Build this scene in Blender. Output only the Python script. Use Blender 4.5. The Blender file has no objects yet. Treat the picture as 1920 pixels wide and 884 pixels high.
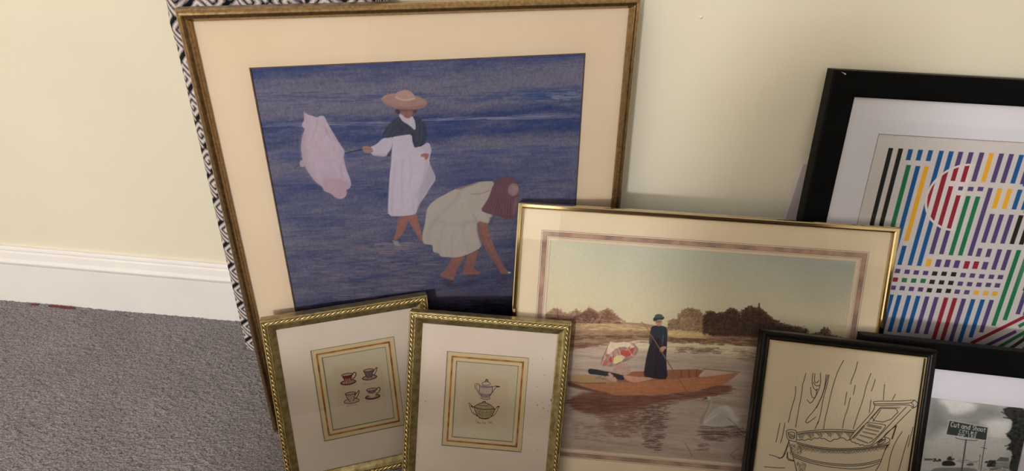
import bpy, math, random
import numpy as np
from mathutils import Matrix, Vector

random.seed(7)
rng = np.random.default_rng(7)
SC = bpy.context.scene
COL = SC.collection

# ------------------------------------------------------------------ camera
FPX = 1211.366
C0 = np.array([0.0, -0.97056, 0.91817])
CR = np.array([0.99507449, 0.09320675, 0.03375301])
CU = np.array([-0.08009323, 0.55531152, 0.82777665])
CF = np.array([-0.05841093, 0.82640282, -0.56004156])
cd = bpy.data.cameras.new('camera'); cam = bpy.data.objects.new('camera', cd); COL.objects.link(cam)
cd.sensor_fit = 'HORIZONTAL'; cd.sensor_width = 36.0; cd.lens = FPX / 1920 * 36.0
cd.clip_start = 0.01
cam.matrix_world = Matrix(((CR[0], CU[0], -CF[0], C0[0]), (CR[1], CU[1], -CF[1], C0[1]),
                           (CR[2], CU[2], -CF[2], C0[2]), (0, 0, 0, 1)))
SC.camera = cam

# ------------------------------------------------------------------ light and exposure
SC.view_settings.view_transform = 'Standard'
SC.view_settings.look = 'None'
SC.view_settings.gamma = 1.0
SC.view_settings.use_curve_mapping = False
SC.view_settings.exposure = 0.0
w = bpy.data.worlds.new('world'); SC.world = w; w.use_nodes = True
w.node_tree.nodes['Background'].inputs[0].default_value = (0.98, 0.99, 1.0, 1)
w.node_tree.nodes['Background'].inputs[1].default_value = 0.1

def area(name, loc, target, size, power, color, shape='DISK', size_y=None):
    l = bpy.data.lights.new(name, 'AREA'); l.energy = power; l.color = color; l.shape = shape; l.size = size
    if size_y: l.size_y = size_y
    o = bpy.data.objects.new(name, l); COL.objects.link(o); o.location = loc
    d = Vector(target) - Vector(loc); o.rotation_euler = d.to_track_quat('-Z', 'Y').to_euler(); return o
pl_ = bpy.data.lights.new('lamp_light', 'POINT'); pl_.energy = 170.0; pl_.color = (0.985, 0.99, 1.04); pl_.shadow_soft_size = 0.085
lo = bpy.data.objects.new('lamp_light', pl_); COL.objects.link(lo); lo.location = (-0.75, -3.62, 1.60)
area('overhead_fill_light', (-0.9, -1.7, 2.42), (-0.6, -1.1, 0.0), 0.5, 3.0, (0.98, 0.99, 1.03))  # fill light added overhead to lift the shadows

# ------------------------------------------------------------------ helpers
def lin(c):
    c = np.asarray(c, float) / 255.0
    return np.where(c <= 0.04045, c / 12.92, ((c + 0.055) / 1.055) ** 2.4)

def link(name, me, mat=None, parent=None, smooth=False):
    o = bpy.data.objects.new(name, me); COL.objects.link(o)
    if mat is not None: me.materials.append(mat)
    if parent is not None: o.parent = parent
    if smooth and len(me.polygons):
        me.polygons.foreach_set('use_smooth', [True] * len(me.polygons))
    return o

def mesh_obj(name, verts, faces, mat=None, parent=None, smooth=False):
    me = bpy.data.meshes.new(name); me.from_pydata([tuple(v) for v in verts], [], faces); me.validate(); me.update()
    return link(name, me, mat, parent, smooth)

def tag(o, label=None, cat=None, group=None, kind=None):
    if label: o['label'] = label
    if cat: o['category'] = cat
    if group: o['group'] = group
    if kind: o['kind'] = kind
    return o

def grid_mesh(name, P, mat=None, parent=None, colors=None, smooth=True, loop=False):
    """P: (ny, nx, 3) array of points; colors: (ny, nx, 3) linear."""
    ny, nx = P.shape[:2]
    me = bpy.data.meshes.new(name)
    me.vertices.add(ny * nx); me.vertices.foreach_set('co', P.reshape(-1).astype(np.float32))
    j, i = np.meshgrid(np.arange(ny - 1), np.arange(nx - 1), indexing='ij')
    a = (j * nx + i).reshape(-1)
    q = np.stack([a, a + 1, a + nx + 1, a + nx], 1).astype(np.int32)
    n = len(q)
    me.loops.add(n * 4); me.loops.foreach_set('vertex_index', q.reshape(-1))
    me.polygons.add(n); me.polygons.foreach_set('loop_start', np.arange(0, n * 4, 4, dtype=np.int32))
    me.polygons.foreach_set('loop_total', np.full(n, 4, dtype=np.int32))
    me.update(calc_edges=True)
    if colors is not None:
        at = me.color_attributes.new('paint', 'FLOAT_COLOR', 'POINT')
        cc = np.ones((ny * nx, 4), np.float32); cc[:, :3] = np.clip(colors, 0, 1).reshape(-1, 3)
        at.data.foreach_set('color', cc.reshape(-1))
    me.polygons.foreach_set('use_smooth', np.full(n, smooth))
    return link(name, me, mat, parent)

def sweep(name, rect, prof, mat, parent, smooth=False, closed=True):
    """mitred moulding: rect=(u0,v0,u1,v1) outer edge, prof=[(inset, height)...]"""
    u0, v0, u1, v1 = rect
    vs, fs = [], []
    n = len(prof)
    for d, h in prof:
        vs += [(u0 + d, v0 + d, h), (u1 - d, v0 + d, h), (u1 - d, v1 - d, h), (u0 + d, v1 - d, h)]
    for k in range(n if closed else n - 1):
        a, b = 4 * k, 4 * ((k + 1) % n)
        for c in range(4):
            e = (c + 1) % 4
            fs.append((a + c, a + e, b + e, b + c))
    # split corners so each side shades on its own
    V2, F2 = [], []
    for f in fs:
        base = len(V2); V2 += [vs[i] for i in f]; F2.append((base, base + 1, base + 2, base + 3))
    return mesh_obj(name, vs if not smooth else vs, fs, mat, parent, False)

def box(name, x0, x1, y0, y1, z0, z1, mat, parent=None, bev=0.0):
    v = [(x, y, z) for z in (z0, z1) for y in (y0, y1) for x in (x0, x1)]
    f = [(0, 2, 3, 1), (4, 5, 7, 6), (0, 1, 5, 4), (2, 6, 7, 3), (0, 4, 6, 2), (1, 3, 7, 5)]
    o = mesh_obj(name, v, f, mat, parent)
    if bev:
        m = o.modifiers.new('bevel', 'BEVEL'); m.width = bev; m.segments = 3
    return o

# ------------------------------------------------------------------ materials
def principled(name, color=(0.8, 0.8, 0.8), rough=0.5, metal=0.0, spec=0.5):
    m = bpy.data.materials.new(name); m.use_nodes = True
    b = m.node_tree.nodes['Principled BSDF']
    b.inputs['Base Color'].default_value = (*color, 1); b.inputs['Roughness'].default_value = rough
    b.inputs['Metallic'].default_value = metal; b.inputs['Specular IOR Level'].default_value = spec
    return m, m.node_tree, b

def noisy(name, c1, c2, scale=(40, 40, 40), rough=0.6, metal=0.0, bump=0.0, bscale=200, detail=6, lo=0.35, hi=0.65, spec=0.5, bdist=0.001):
    m, nt, b = principled(name, c1, rough, metal, spec)
    tc = nt.nodes.new('ShaderNodeTexCoord'); mp = nt.nodes.new('ShaderNodeMapping'); mp.inputs['Scale'].default_value = scale
    nz = nt.nodes.new('ShaderNodeTexNoise'); nz.inputs['Scale'].default_value = 1.0; nz.inputs['Detail'].default_value = detail
    cr = nt.nodes.new('ShaderNodeValToRGB')
    cr.color_ramp.elements[0].position = lo; cr.color_ramp.elements[1].position = hi
    cr.color_ramp.elements[0].color = (*c1, 1); cr.color_ramp.elements[1].color = (*c2, 1)
    nt.links.new(tc.outputs['Object'], mp.inputs[0]); nt.links.new(mp.outputs[0], nz.inputs['Vector'])
    nt.links.new(nz.outputs[0], cr.inputs[0]); nt.links.new(cr.outputs[0], b.inputs['Base Color'])
    if bump:
        n2 = nt.nodes.new('ShaderNodeTexNoise'); n2.inputs['Scale'].default_value = bscale; n2.inputs['Detail'].default_value = 4
        bp = nt.nodes.new('ShaderNodeBump'); bp.inputs['Strength'].default_value = bump; bp.inputs['Distance'].default_value = bdist
        nt.links.new(tc.outputs['Object'], n2.inputs['Vector']); nt.links.new(n2.outputs[0], bp.inputs['Height'])
        nt.links.new(bp.outputs[0], b.inputs['Normal'])
    return m

def paint_mat(name, rough=0.75, spec=0.2):
    m, nt, b = principled(name, (1, 1, 1), rough, 0, spec)
    a = nt.nodes.new('ShaderNodeVertexColor'); a.layer_name = 'paint'
    nt.links.new(a.outputs[0], b.inputs['Base Color'])
    return m

def glass_mat():
    m = bpy.data.materials.new('picture glass'); m.use_nodes = True; nt = m.node_tree; nt.nodes.clear()
    out = nt.nodes.new('ShaderNodeOutputMaterial'); mix = nt.nodes.new('ShaderNodeMixShader')
    tr = nt.nodes.new('ShaderNodeBsdfTransparent'); gl = nt.nodes.new('ShaderNodeBsdfGlossy'); fr = nt.nodes.new('ShaderNodeFresnel')
    fr.inputs[0].default_value = 1.5; gl.inputs['Roughness'].default_value = 0.015
    tr.inputs[0].default_value = (0.97, 0.98, 0.97, 1)
    nt.links.new(fr.outputs[0], mix.inputs[0]); nt.links.new(tr.outputs[0], mix.inputs[1]); nt.links.new(gl.outputs[0], mix.inputs[2])
    nt.links.new(mix.outputs[0], out.inputs[0])
    return m

M = {}
M['wall'] = noisy('cream wall paint', tuple(lin((228, 220, 198))), tuple(lin((232, 224, 203))), (3, 3, 3), 0.75, bump=0.25, bscale=420, bdist=0.0006, spec=0.25)
M['trim'] = noisy('white trim paint', tuple(lin((235, 231, 228))), tuple(lin((239, 235, 231))), (9, 9, 9), 0.45, bump=0.05, bscale=90)
M['carpet'] = None
M['print'] = paint_mat('printed paper', 0.8, 0.15)
M['fabric'] = paint_mat('woven key pattern fabric', 0.95, 0.1)
M['glass'] = glass_mat()
M['gold_antique'] = noisy('antique bronze gold', (0.26, 0.165, 0.075), (0.42, 0.285, 0.14), (220, 220, 220), 0.27, 0.9, bump=0.12, bscale=500, bdist=0.0005)
M['brass'] = noisy('polished brass', (0.56, 0.44, 0.25), (0.62, 0.49, 0.29), (20, 20, 20), 0.09, 1.0)
M['gold_leaf'] = noisy('olive gold leaf', (0.20, 0.155, 0.06), (0.37, 0.30, 0.14), (110, 110, 110), 0.36, 0.8, bump=0.2, bscale=400, bdist=0.0006)
M['gold_bright'] = noisy('rubbed gold trim', (0.40, 0.29, 0.11), (0.68, 0.53, 0.27), (160, 160, 160), 0.28, 0.9)
M['black_frame'] = noisy('matt black wood', (0.0025, 0.0025, 0.0025), (0.004, 0.004, 0.004), (50, 50, 50), 0.5, bump=0.05, bscale=300, spec=0.06)
M['ebony'] = noisy('dark ebonised wood', (0.003, 0.0025, 0.002), (0.008, 0.006, 0.005), (30, 160, 160), 0.34, bump=0.08, bscale=200, spec=0.12)
M['fillet'] = noisy('gold fillet', (0.42, 0.31, 0.14), (0.60, 0.46, 0.22), (100, 100, 100), 0.32, 0.85)
M['backing'] = noisy('brown backing board', (0.16, 0.10, 0.06), (0.20, 0.13, 0.08), (40, 40, 40), 0.9)

# ------------------------------------------------------------------ the room
carpet = noisy('grey carpet pile', (0.130, 0.116, 0.120), (0.350, 0.318, 0.325), (420, 420, 420), 1.0, detail=3, lo=0.32, hi=0.68, spec=0.05)
nt = carpet.node_tree; b = nt.nodes['Principled BSDF']
mapn = [n for n in nt.nodes if n.type == 'MAPPING'][0]
big = nt.nodes.new('ShaderNodeTexNoise'); big.inputs['Scale'].default_value = 9.0; big.inputs['Detail'].default_value = 3
tcn = [n for n in nt.nodes if n.type == 'TEX_COORD'][0]
nt.links.new(tcn.outputs['Object'], big.inputs['Vector'])
mx = nt.nodes.new('ShaderNodeMix'); mx.data_type = 'RGBA'; mx.blend_type = 'MULTIPLY'; mx.inputs[0].default_value = 1.0
rr = nt.nodes.new('ShaderNodeValToRGB'); rr.color_ramp.elements[0].position = .3; rr.color_ramp.elements[1].position = .7
rr.color_ramp.elements[0].color = (.86, .86, .86, 1); rr.color_ramp.elements[1].color = (1, 1, 1, 1)
nt.links.new(big.outputs[0], rr.inputs[0])
ramp = [n for n in nt.nodes if n.type == 'VALTORGB' and n != rr][0]
nt.links.new(ramp.outputs[0], mx.inputs[6]); nt.links.new(rr.outputs[0], mx.inputs[7]); nt.links.new(mx.outputs[2], b.inputs['Base Color'])

def vnoise(nx, ny, cx_, cy_, seed=0):
    """smooth value noise, cx_ x cy_ cells over an ny x nx array, range 0..1"""
    r = np.random.default_rng(seed)
    cx_ = max(1, int(cx_)); cy_ = max(1, int(cy_))
    g = r.random((cy_ + 2, cx_ + 2))
    x = np.linspace(0, cx_, nx, endpoint=False); y = np.linspace(0, cy_, ny, endpoint=False)
    xi = x.astype(int); yi = y.astype(int); fx = x - xi; fy = y - yi
    fx = fx * fx * (3 - 2 * fx); fy = (fy * fy * (3 - 2 * fy))[:, None]
    g00 = g[yi][:, xi]; g01 = g[yi][:, xi + 1]; g10 = g[yi + 1][:, xi]; g11 = g[yi + 1][:, xi + 1]
    return (g00 * (1 - fx) + g01 * fx) * (1 - fy) + (g10 * (1 - fx) + g11 * fx) * fy

def fbm(nx, ny, cx_, cy_, seed=0, octs=4, gain=0.55):
    s = 0; a = 1.0; t = 0
    for k in range(octs):
        s = s + a * vnoise(nx, ny, min(cx_ * 2 ** k, nx), min(cy_ * 2 ** k, ny), seed + 31 * k); t += a; a *= gain
    return s / t

# floor: one carpet, fine curly pile where the camera sees it
box('floor', -2.4, 2.4, -4.4, 0.0, -0.05, -0.004, carpet); tag(bpy.data.objects['floor'], kind='structure')
nx, ny = 760, 640
X = np.linspace(-1.55, 0.75, nx); Y = np.linspace(-0.98, -0.012, ny)
XX, YY = np.meshgrid(X, Y)
H = rng.random((ny, nx)) * 0.0022 + fbm(nx, ny, 330, 250, 3, 2) * 0.0035 + fbm(nx, ny, 14, 9, 5, 3) * 0.003 - 0.0045
edge = np.minimum(np.minimum(XX + 1.55, 0.75 - XX), YY + 0.98); H = np.where(edge < 0.03, H - 0.004 * (1 - edge / 0.03), H)
grid_mesh('floor', np.stack([XX + (rng.random((ny, nx)) - .5) * .002, YY + (rng.random((ny, nx)) - .5) * .0008, H], 2), carpet, smooth=False)
tag(bpy.data.objects['floor.001'], kind='structure')
for nm, a in (('wall_back', (-2.4, 2.4, 0.0, 0.08, -0.05, 2.55)), ('wall_front', (-2.4, 2.4, -4.48, -4.4, -0.05, 2.55)),
              ('wall_left', (-2.48, -2.4, -4.48, 0.08, -0.05, 2.55)), ('wall_right', (2.4, 2.48, -4.48, 0.08, -0.05, 2.55))):
    tag(box(nm, *a, M['wall']), kind='structure')
tag(box('ceiling', -2.48, 2.48, -4.48, 0.08, 2.5, 2.6, M['trim']), kind='structure')
# dark double door added behind the camera to darken reflections in glass and brass
dk = noisy('dark stain of added door', (0.020, 0.012, 0.008), (0.035, 0.022, 0.014), (3, 3, 40), 0.5)
vs, fs = [], []
def panel(x0, x1, z0, z1, d):
    b0 = len(vs); y0 = -4.4
    vs.extend([(x, y, z) for z in (z0, z1) for y in (y0, y0 + d) for x in (x0, x1)])
    fs.extend([tuple(b0 + i for i in f) for f in ((0, 1, 3, 2), (4, 6, 7, 5), (0, 4, 5, 1), (2, 3, 7, 6), (0, 2, 6, 4), (1, 5, 7, 3))])
panel(.12, 1.20, 0, 2.12, .03); panel(1.21, 2.30, 0, 2.12, .03)
for xa in (.24, .74, 1.33, 1.83):
    for za, zb in ((.2, .95), (1.08, 1.95)): panel(xa, xa + .36, za, zb, .045)
tag(mesh_obj('added_door_1', vs, fs, dk), kind='structure')
# moulded baseboard, profile (distance from wall, height)
bp = [(0, -0.004), (0.0145, -0.004), (0.0145, 0.100), (0.0165, 0.1045), (0.0172, 0.1085), (0.0158, 0.1115), (0.0125, 0.1135),
      (0.0118, 0.120), (0.0105, 0.1275), (0.0085, 0.1315), (0.0090, 0.1345), (0.0080, 0.138), (0.0055, 0.140), (0, 0.140)]
vs = [(x, -d, z) for x in (-2.4, 2.4) for d, z in bp]; n = len(bp)
fs = [(i, i + 1, n + i + 1, n + i) for i in range(n - 1)] + [tuple(range(n)), tuple(range(2 * n - 1, n - 1, -1))]
tag(mesh_obj('baseboard_back', vs, fs, M['trim']), kind='structure')

# ------------------------------------------------------------------ picture planes
def axes(yaw, lean, roll):
    U0 = np.array([math.cos(yaw), math.sin(yaw), 0]); N0 = np.array([-math.sin(yaw), math.cos(yaw), 0])
    V0 = np.array([0, 0, 1.0]) * math.cos(lean) + N0 * math.sin(lean)
    U = U0 * math.cos(roll) + V0 * math.sin(roll); V = -U0 * math.sin(roll) + V0 * math.cos(roll)
    return U, V, np.cross(U, V)

class Plane:
    """the face of a leaning picture: origin, right, up, outward axes (metres, world)"""
    def __init__(s, ox, oy, oz, yaw, lean, roll):
        s.O = np.array([ox, oy, oz]); s.U, s.V, s.N = axes(yaw, lean, roll)
    def uv(s, px, py):
        """where a point traced off the photograph lies on this picture's face"""
        d = (px - 960.0) / FPX * CR - (py - 442.0) / FPX * CU + CF
        t = ((s.O - C0) @ s.N) / (d @ s.N); P = C0 + t * d - s.O
        return P @ s.U, P @ s.V
    def vfloor(s, u0, u1, h, z=0.0):
        return max((z - s.O[2] - h * s.N[2] - u * s.U[2]) / s.V[2] for u in (u0, u1))
    def root(s, name, uc, vb):
        """Empty at the base of the thing; children use (u, v, w) through `local`"""
        e = bpy.data.objects.new(name, None); e.empty_display_size = 0.05; COL.objects.link(e)
        P = s.O + uc * s.U + vb * s.V
        e.matrix_world = Matrix(((s.U[0], s.V[0], s.N[0], P[0]), (s.U[1], s.V[1], s.N[1], P[1]), (s.U[2], s.V[2], s.N[2], P[2]), (0, 0, 0, 1)))
        s.c = (uc, vb); s.e = e
        return e
    def R(s, rect):
        a, b_, c, d = rect; return (a - s.c[0], b_ - s.c[1], c - s.c[0], d - s.c[1])

PL = {
 'big': Plane(-0.45791, -0.20936, 0.67858, 0.30416, 0.09245, 0.00629),
 'punt': Plane(-0.05202, -0.12777, 0.40864, 0.0057, 0.4234, 0.00806),
 'cup': Plane(-0.41951, -0.28197, 0.25947, 0.38263, 0.39455, -0.00045),
 'pot': Plane(-0.20417, -0.23077, 0.26094, 0.03647, 0.43077, -0.01859),
 'stripe': Plane(0.38251, -0.04187, 0.61595, -0.00701, 0.24255, 0.01092),
 'sketch': Plane(0.31905, -0.23849, 0.29103, -0.02298, 0.53259, -0.01228),
 'city': Plane(0.47080, -0.21741, 0.28045, -0.05813, 0.42203, 0.0162),
}

def ring(name, pl, outer, inner, h0, h1, mat, parent, bevel=0.0):
    """flat board with a rectangular window; bevel widens the window's top edge"""
    o = pl.R(outer); i = pl.R(inner)
    def rc(r, h, d=0): return [(r[0] - d, r[1] - d, h), (r[2] + d, r[1] - d, h), (r[2] + d, r[3] + d, h), (r[0] - d, r[3] + d, h)]
    vs = rc(o, h1) + rc(i, h1, bevel) + rc(i, h0) + rc(o, h0); fs = []
    for k in range(4):
        e = (k + 1) % 4
        fs += [(k, e, 4 + e, 4 + k), (4 + k, 4 + e, 8 + e, 8 + k), (8 + k, 8 + e, 12 + e, 12 + k), (12 + k, 12 + e, e, k)]
    return mesh_obj(name, vs, fs, mat, parent)

def slab(name, pl, rect, h0, h1, mat, parent):
    r = pl.R(rect); return box(name, r[0], r[2], r[1], r[3], h0, h1, mat, parent)

# ------------------------------------------------------------------ painting on paper
class Canvas:
    def __init__(s, pl, rect, res, gain=1.0):
        s.pl = pl; s.rect = rect; s.gain = gain; s.sat = 1.0
        s.nx = int((rect[2] - rect[0]) * res) + 1; s.ny = int((rect[3] - rect[1]) * res) + 1
        s.res = res; s.a = np.zeros((s.ny, s.nx, 3)); s.map = None
        u = np.linspace(rect[0], rect[2], s.nx); v = np.linspace(rect[3], rect[1], s.ny)   # row 0 = top
        s.UU, s.VV = np.meshgrid(u, v)
    def src(s, x0, y0, sc): s.map = (x0, y0, sc); return s
    def pts(s, P):
        x0, y0, sc = s.map or (0, 0, 1)
        out = []
        for x, y in P:
            u, v = s.pl.uv(x0 + x / sc, y0 + y / sc)
            out.append(((u - s.rect[0]) * s.res, (s.rect[3] - v) * s.res))
        return np.array(out)
    def px(s): # canvas pixels per traced unit, about
        a = s.pts([(0, 0), (100, 0)]); return np.hypot(*(a[1] - a[0])) / 100
    def _bb(s, p, pad):
        x0 = max(0, int(p[:, 0].min() - pad)); x1 = min(s.nx, int(p[:, 0].max() + pad) + 2)
        y0 = max(0, int(p[:, 1].min() - pad)); y1 = min(s.ny, int(p[:, 1].max() + pad) + 2)
        return x0, x1, y0, y1
    def _seg(s, p, X, Y, closed):
        d = np.full(X.shape, 1e9); n = len(p)
        for i in range(n if closed else n - 1):
            a = p[i]; b_ = p[(i + 1) % n]; e = b_ - a; L = e @ e + 1e-9
            t = np.clip(((X - a[0]) * e[0] + (Y - a[1]) * e[1]) / L, 0, 1)
            d = np.minimum(d, (X - a[0] - t * e[0]) ** 2 + (Y - a[1] - t * e[1]) ** 2)
        return np.sqrt(d)
    def _put(s, bb, al, c, tex, seed):
        x0, x1, y0, y1 = bb; c = lin(c) * s.gain
        col = np.broadcast_to(c, al.shape + (3,))
        if tex:
            n_ = fbm(x1 - x0, y1 - y0, max(2, (x1 - x0) / 5), max(2, (y1 - y0) / 7), seed, 3) - .5
            col = col * (1 + 2 * tex * n_)[..., None]
        R_ = s.a[y0:y1, x0:x1]; R_[:] = R_ * (1 - al[..., None]) + col * al[..., None]
    def poly(s, P, c, alpha=1.0, soft=0.8, tex=0.10, curve=True, raw=False):
        p = np.array(P, float) if raw else s.pts(P)
        if curve and len(p) > 4: p = s.smooth(p)
        bb = s._bb(p, soft + 1); x0, x1, y0, y1 = bb
        if x1 <= x0 or y1 <= y0: return
        X, Y = np.meshgrid(np.arange(x0, x1), np.arange(y0, y1)); ins = np.zeros(X.shape, bool); n = len(p)
        for i in range(n):
            a = p[i]; b_ = p[(i + 1) % n]
            if a[1] == b_[1]: continue
            c_ = ((a[1] > Y) != (b_[1] > Y)) & (X < (b_[0] - a[0]) * (Y - a[1]) / (b_[1] - a[1]) + a[0]); ins ^= c_
        d = s._seg(p, X, Y, True); d = np.where(ins, d, -d)
        s._put(bb, np.clip(0.5 + d / (2 * max(soft, .35)), 0, 1) * alpha, c, tex, n + x0 + y0)
    def smooth(s, p):
        q = []
        n = len(p)
        for i in range(n):
            a = p[i]; b_ = p[(i + 1) % n]; q.append(a * .75 + b_ * .25); q.append(a * .25 + b_ * .75)
        return np.array(q)
    def line(s, P, c, w_=1.5, alpha=1.0, soft=0.6, raw=False, curve=True, wu=None):
        """w_ in traced units"""
        p = np.array(P, float) if raw else s.pts(P)
        hw = (w_ * (1 if raw else s.px())) / 2 if wu is None else wu * s.res / 2
        if curve and len(p) > 2:
            q = [p[0]]
            for i in range(len(p) - 1):
                q += [p[i] * .75 + p[i + 1] * .25, p[i] * .25 + p[i + 1] * .75]
            q.append(p[-1]); p = np.array(q)
        bb = s._bb(p, hw + soft + 1); x0, x1, y0, y1 = bb
        if x1 <= x0 or y1 <= y0: return
        X, Y = np.meshgrid(np.arange(x0, x1), np.arange(y0, y1)); d = hw - s._seg(p, X, Y, False)
        al = np.clip(0.5 + d / (2 * soft), 0, 1) * alpha * min(1, hw / .35)
        s._put(bb, al, c, 0, 0)
    def ell(s, cx_, cy_, rx, ry, c, rot=0, alpha=1.0, soft=0.8, tex=0.1):
        r = math.radians(rot)
        s.poly([(cx_ + rx * math.cos(t) * math.cos(r) - ry * math.sin(t) * math.sin(r), cy_ + rx * math.cos(t) * math.sin(r) + ry * math.sin(t) * math.cos(r))
                for t in np.linspace(0, 2 * math.pi, 25)[:-1]], c, alpha, soft, tex, False)
    def blobs(s, region, n, r, c1, c2, alpha=0.8, seed=0, soft=1.2):
        """clustered daubs inside a traced polygon"""
        rg = np.random.default_rng(seed); p = s.pts(region); k = s.px()
        x0, y0 = p.min(0); x1, y1 = p.max(0); cnt = 0
        for _ in range(n * 6):
            x, y = rg.uniform(x0, x1), rg.uniform(y0, y1); ins = False
            for i in range(len(p)):
                a = p[i]; b_ = p[(i + 1) % len(p)]
                if (a[1] > y) != (b_[1] > y) and x < (b_[0] - a[0]) * (y - a[1]) / (b_[1] - a[1]) + a[0]: ins = not ins
            if not ins: continue
            rr_ = r * k * rg.uniform(.5, 1.2); t = rg.random(); c = [c1[i] * (1 - t) + c2[i] * t for i in range(3)]
            q = [(x + rr_ * math.cos(a) * rg.uniform(.7, 1.2), y + rr_ * .8 * math.sin(a) * rg.uniform(.7, 1.2)) for a in np.linspace(0, 6.28, 8)[:-1]]
            s.poly(q, c, alpha, soft, .15, True, True); cnt += 1
            if cnt >= n: break
    def streaks(s, region, n, L, c1, c2, w_=1.2, alpha=0.6, seed=0, tilt=0.0):
        """short horizontal brush strokes (traced units) inside a traced polygon"""
        rg = np.random.default_rng(seed); p = np.array(region, float)
        x0, y0 = p.min(0); x1, y1 = p.max(0); cnt = 0
        for _ in range(n * 8):
            x, y = rg.uniform(x0, x1), rg.uniform(y0, y1); ins = False
            for i in range(len(p)):
                a = p[i]; b_ = p[(i + 1) % len(p)]
                if (a[1] > y) != (b_[1] > y) and x < (b_[0] - a[0]) * (y - a[1]) / (b_[1] - a[1]) + a[0]: ins = not ins
            if not ins: continue
            l = L * rg.uniform(.3, 1.0); t = rg.random(); c = [c1[i] * (1 - t) + c2[i] * t for i in range(3)]
            dy = rg.uniform(-.6, .6) * w_
            s.line([(x - l / 2, y - tilt * l / 2), (x, y + dy), (x + l / 2, y + tilt * l / 2)], c, w_ * rg.uniform(.5, 1.3), alpha * rg.uniform(.5, 1), .8); cnt += 1
            if cnt >= n: break
    def build(s, name, h, mat, parent):
        L_ = (s.a @ np.array([.21, .72, .07]))[..., None]; s.a = L_ + s.sat * (s.a - L_)
        P = np.stack([s.UU - s.pl.c[0], s.VV - s.pl.c[1], np.full(s.UU.shape, h)], 2)
        return grid_mesh(name, P[::-1], mat, parent, s.a[::-1], False)

GAIN = 1.2   # printed colours were read off a dim photograph: scale to paper reflectance

def framed(key, name, label, outer, opening, prof, frame_mat, hb, glass_h, frame_label=None, category='framed picture', group=None):
    """outer/opening in (u0, v_bottom, u1, v_top)"""
    pl = PL[key]; e = pl.root(name, (outer[0] + outer[2]) / 2, outer[1])
    tag(e, label, category, group)
    sweep('frame', pl.R(outer), prof, frame_mat, e)
    slab('backing_board', pl, (outer[0] + .004, outer[1] + .004, outer[2] - .004, outer[3] - .004), -hb + .0005, -.0032, M['backing'], e)
    r = pl.R((opening[0] - .002, opening[1] - .002, opening[2] + .002, opening[3] + .002))
    mesh_obj('glass_pane', [(r[0], r[1], glass_h), (r[2], r[1], glass_h), (r[2], r[3], glass_h), (r[0], r[3], glass_h)], [(0, 1, 2, 3)], M['glass'], e)
    return pl, e

# ------------------------------------------------------------------ 1. large gold frame with the beach picture
pl = PL['big']; vb = pl.vfloor(-0.0135, 0.5825, -0.012)
OUT = (-0.0135, vb, 0.5825, 0.0165)
prof = [(0, -.012), (0, .005), (.0015, .0085), (.004, .0112), (.0062, .0125), (.0078, .0118), (.0086, .0100), (.0096, .0112), (.0110, .0106),
        (.0122, .0085), (.0134, .0068), (.0150, .0040), (.0150, .0008), (.013, .0004), (.013, -.012)]
pl, e = framed('big', 'framed_print', 'large antique gold framed picture of two women wading, leaning on the wall', OUT,
               (.0015, vb + .015, .5675, .0015), prof, M['gold_antique'], .012, .003)
mat_pink = noisy('peach mat board', tuple(lin((243, 220, 193))), tuple(lin((246, 225, 200))), (8, 8, 8), 0.85, bump=0.15, bscale=900, bdist=.0003, spec=0.15)
PR = (.0579, vb + .078, .5082, -.0591)
tag(ring('mat_board', pl, (-.010, vb + .003, .579, .013), PR, -.0014, 0, mat_pink, e, .0008), 'peach mat board')
bev = noisy('brown bevel edge', (0.15, 0.09, 0.05), (0.22, 0.14, 0.08), (90, 90, 90), .8)
ring('mat_edge', pl, (PR[0] - .0009, PR[1] - .0009, PR[2] + .0009, PR[3] + .0009), (PR[0] + .0006, PR[1] + .0006, PR[2] - .0006, PR[3] - .0006), -.0016, .0002, bev, e)
cv = Canvas(pl, (PR[0] - .003, PR[1] - .003, PR[2] + .003, PR[3] + .003), 1350, GAIN)
ny, nx = cv.ny, cv.nx
cv.sat = .78
f1 = fbm(nx, ny, 8, 50, 1, 5, .75); f2 = fbm(nx, ny, 3, 22, 9, 4, .6); f3 = fbm(nx, ny, 240, 200, 4, 2)
vv = np.linspace(0, 1, ny)[:, None] * (PR[3] - PR[1]) / .54     # 0 top .. about 1 bottom, in 0.54 m
hazy = lin((118, 114, 138)); blue = lin((58, 74, 126)); dark = lin((40, 42, 72)); sand = lin((112, 98, 122))
t = np.clip((f1 * .6 + f2 * .4 - .36) * 3.0, 0, 1)
def band(c, wd): return np.exp(-((vv - c) / wd) ** 2)
t = np.clip((t * .8) + band(.008, .02) * .4 + band(.155, .022) * .5 + band(.20, .02) * .35 + band(.33, .04) * .3 - band(.08, .045) * .45 - band(.26, .035) * .35, 0, 1)
base = hazy * (1 - t[..., None]) + blue * t[..., None]
low = np.clip((vv - .42) / .35, 0, 1) * (0.35 + .6 * f1)
base = base * (1 - low[..., None] * .62) + dark * (low[..., None] * .62)
low2 = np.clip((vv - .80) / .14, 0, 1); base = base * (1 - low2[..., None] * .75) + lin((40, 32, 52)) * (low2[..., None] * .75)
cv.a[:] = base * (0.74 + 0.52 * f3)[..., None] * GAIN
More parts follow.
